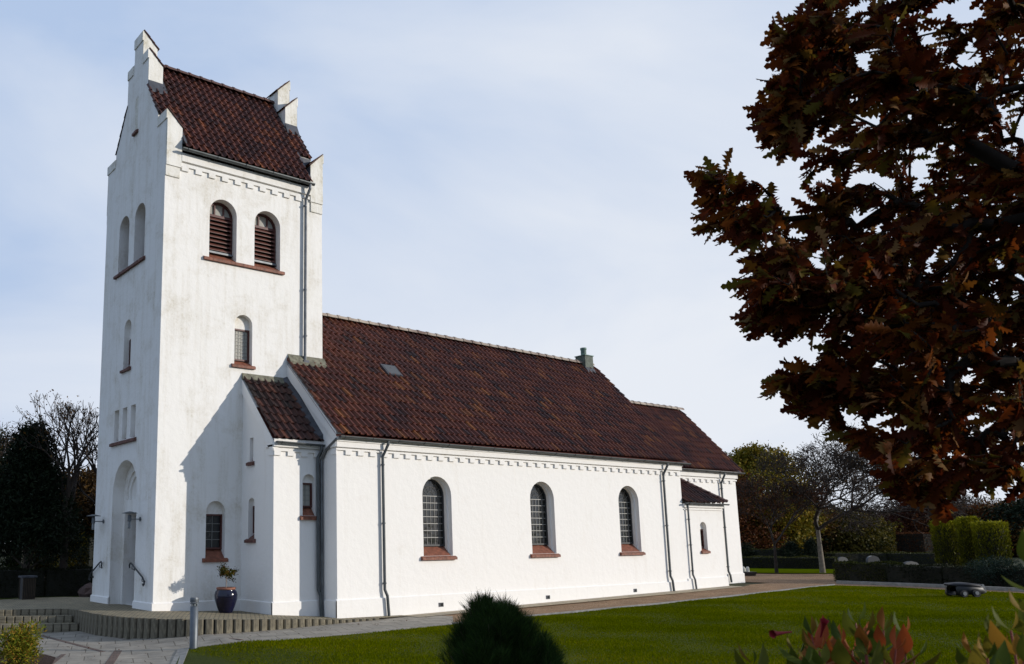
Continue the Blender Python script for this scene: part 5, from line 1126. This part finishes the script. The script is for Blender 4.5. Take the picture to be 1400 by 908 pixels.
# the rest of the crown, outside the picture: above, behind and towards the sun
ex=[]
while len(ex)<1000:
    p=np.array([rng.uniform(-4.5,5.5),rng.uniform(-26.5,-14.5),rng.uniform(2.4,9.5)]); c=np.array([.2,-20.2,5.4])
    if np.sum(((p-c)/np.array([5.0,5.4,4.2]))**2)<1:
        d=p-CAM; z=d@FWD
        if z>0:
            u=PX+F*(d@R2)/z; v=PY-F*(d@U2)/z
            if -100<u<1430 and -150<v<1000: continue
        if np.linalg.norm(d)<2.2: continue
        ex.append(p)
ex=np.array(ex)
root=np.array([.6,-20.6,float(G(.6))]); oak=thing('oak_tree','large oak with dark russet autumn leaves overhanging from the right','oak tree',root)
nodes=[root,root+(0,0,1.2),root+(-.1,.05,2.4),root+(-.15,.1,3.6),root+(-.1,.1,5.0),root+(0,0,6.6)]; par=[-1,0,1,2,3,4]; plen=[0,1.2,2.4,3.6,5.,6.6]
allT=np.concatenate([T,ex]); order=np.argsort(np.linalg.norm(allT-(root+(0,0,3.2)),axis=1)); NA=np.array(nodes); PL=np.array(plen)
tipidx=[]
cap_=len(nodes)+len(allT)*2+10; buf=np.zeros((cap_,3)); buf[:len(nodes)]=NA; pl=np.zeros(cap_); pl[:len(nodes)]=PL; nn_=len(nodes)
for i in order:
    p=allT[i]; d=np.linalg.norm(buf[:nn_]-p,axis=1); j=int(np.argmin(d+.22*pl[:nn_]+ (np.arange(nn_)<2)*5))
    if d[j]>.5:   # sagging intermediate joint
        m=buf[j]*.5+p*.5+rng.normal(0,.04*d[j],3)+np.array([0,0,.06*d[j]]); buf[nn_]=m; pl[nn_]=pl[j]+d[j]*.5; par.append(j); j=nn_; nn_+=1
    buf[nn_]=p; pl[nn_]=pl[j]+np.linalg.norm(buf[j]-p); par.append(j); tipidx.append((nn_,i)); nn_+=1
cnt=np.zeros(nn_)
for k,_ in tipidx: cnt[k]+=1
for k in range(nn_-1,0,-1): cnt[par[k]]+=cnt[k]
rad=.0020*np.sqrt(cnt.clip(1))**1.12; rad[:2]=[.26,.24]; rad[2:6]=np.maximum(rad[2:6],[.22,.2,.15,.1])
S=[(buf[par[k]],buf[k],min(rad[par[k]],rad[k]*1.5),rad[k]) for k in range(1,nn_)]
V,Fq=seg_mesh(S[:5],12); mesh('trunk',V,Fq,BARK,oak,smooth=True)
V,Fq=seg_mesh(S[5:],5); limb=mesh('branches',V,Fq,mat('oak_bark',(.030,.024,.020),.95,noise=.4,nscale=8,spec=.1),oak)
Pl=[];Dl=[];Ll=[]
for k,i in tipidx:
    p=buf[k]; q_=buf[par[k]]; d=p-q_; L0=np.linalg.norm(d)+1e-6; d/=L0; m=6 if i<len(T) else 8; big=1. if i<len(T) else 1.8
    for j in range(m):
        Pl.append(p-d*rng.uniform(-.01,min(.15,L0))+rng.normal(0,.008,3)); r=rng.normal(0,1,3); r/=np.linalg.norm(r); dd=d*.70+r*.50-RT*.20+np.array([0,0,-.55]); dd/=np.linalg.norm(dd); Dl.append(dd); Ll.append(rng.uniform(.095,.18)*big)
Pl=np.array(Pl);Dl=np.array(Dl);Ll=np.array(Ll); A,B=frames(Dl); th=rng.normal(0,1.0,len(Pl))[:,None]; Sd=A*np.cos(th)+B*np.sin(th)
V,Fq,k=lobed(Pl,Dl,Sd,Ll,OAKW,.18); rn=rng.random(len(Pl))
L_oak=LM('oak_leaf',(.050,.009,.003),(.095,.018,.004),(.140,.032,.006),(.180,.062,.010),(.10,.08,.010),(.28,.14,.06),tr=.45)
mesh('crown',V,Fq,L_oak,oak,rnd=np.repeat(rn**1.6,k))
# ------------------------------------------------------------------ fallen leaves
rng=np.random.default_rng(280); X=np.column_stack([rng.uniform(-4,14,900),rng.uniform(-9,0,900)]); yd=np.array([(-3.5,1.2),(-1.5,1.0),(-1.3,-1.9),(.2,-3.25),(2,-3.35),(6.6,-2.9),(14,-2.9),(14,-4.2),(5,-3.9),(1,-4.1),(-1.2,-4.4),(-2.6,-6.9),(-4,-6)]); ins=inside(X,yd); X=X[ins|(rng.random(900)<.07)]
P=np.column_stack([X,np.interp(X[:,0],GX,GZ)+.012]); D=rand_dirs(len(X),0,rng); D[:,2]*=.25; D/=np.linalg.norm(D,axis=1,keepdims=True)
Sd=np.cross(D,[0,0,1.]); Sd/=np.linalg.norm(Sd,axis=1,keepdims=True)
V,Fq,k=lobed(P,D,Sd,rng.uniform(.03,.075,len(X)),OAKW,-.2); tag(mesh('fallen_leaves',V,Fq,L_rust,rnd=np.repeat(rng.random(len(X)),k)),'scattered dry brown leaves fallen on the paving and path edges','fallen leaves',kind='stuff')
# ------------------------------------------------------------------ grass blades on the lawn
rng=np.random.default_rng(300); lp=np.array(lawn_poly); n=700000
X=np.column_stack([rng.uniform(lp[:,0].min(),lp[:,0].max(),n),rng.uniform(-16,lp[:,1].max(),n)]); X=X[inside(X,lp)]
d=X-CAM[:2]; z=d@FWD[:2]-(CAM[2]+.3)*FWD[2]; u=PX+F*(d@R2[:2])/np.maximum(z,.1); dist=np.linalg.norm(d,axis=1)
v=PY-F*((d@U2[:2])-2.0*U2[2])/np.maximum(z,.1)
X=X[(z>0)&(u>200)&(u<1440)&(v<930)&(rng.random(len(X))<np.clip(22/dist,0.25,1))]
n=len(X); P=np.column_stack([X,np.interp(X[:,0],GX,GZ)-.012]); D=rand_dirs(n,2.6,rng); A,B=frames(D); dist=np.linalg.norm(X-CAM[:2],axis=1)
h=(rng.uniform(.022,.045,n)*(1+.35*np.sin(X[:,0]*1.7+np.sin(X[:,1]*2.1))))[:,None]; w=(.0035+.00030*dist)[:,None]; th=rng.uniform(0,6.28,n)[:,None]; Sg=A*np.cos(th)+B*np.sin(th)
V=np.stack([P-Sg*w,P+Sg*w,P+D*h],1).reshape(-1,3); o=mesh('grass',V,np.arange(3*n).reshape(-1,3),M['blade'],rnd=np.repeat(np.clip(rng.normal(.5,.22,n)+.10*np.sin(X[:,0]*.8)*np.cos(X[:,1]*1.1)+.12*np.sin(X[:,0]*.31+1+np.sin(X[:,1]*.6))+.08*np.sin(X[:,0]*2.7+X[:,1]*1.9),0,1),3)); tag(o,'short mown green grass covering the lawn south of the church','grass',kind='stuff')
print('blades',n,'oak leaves',len(Pl))
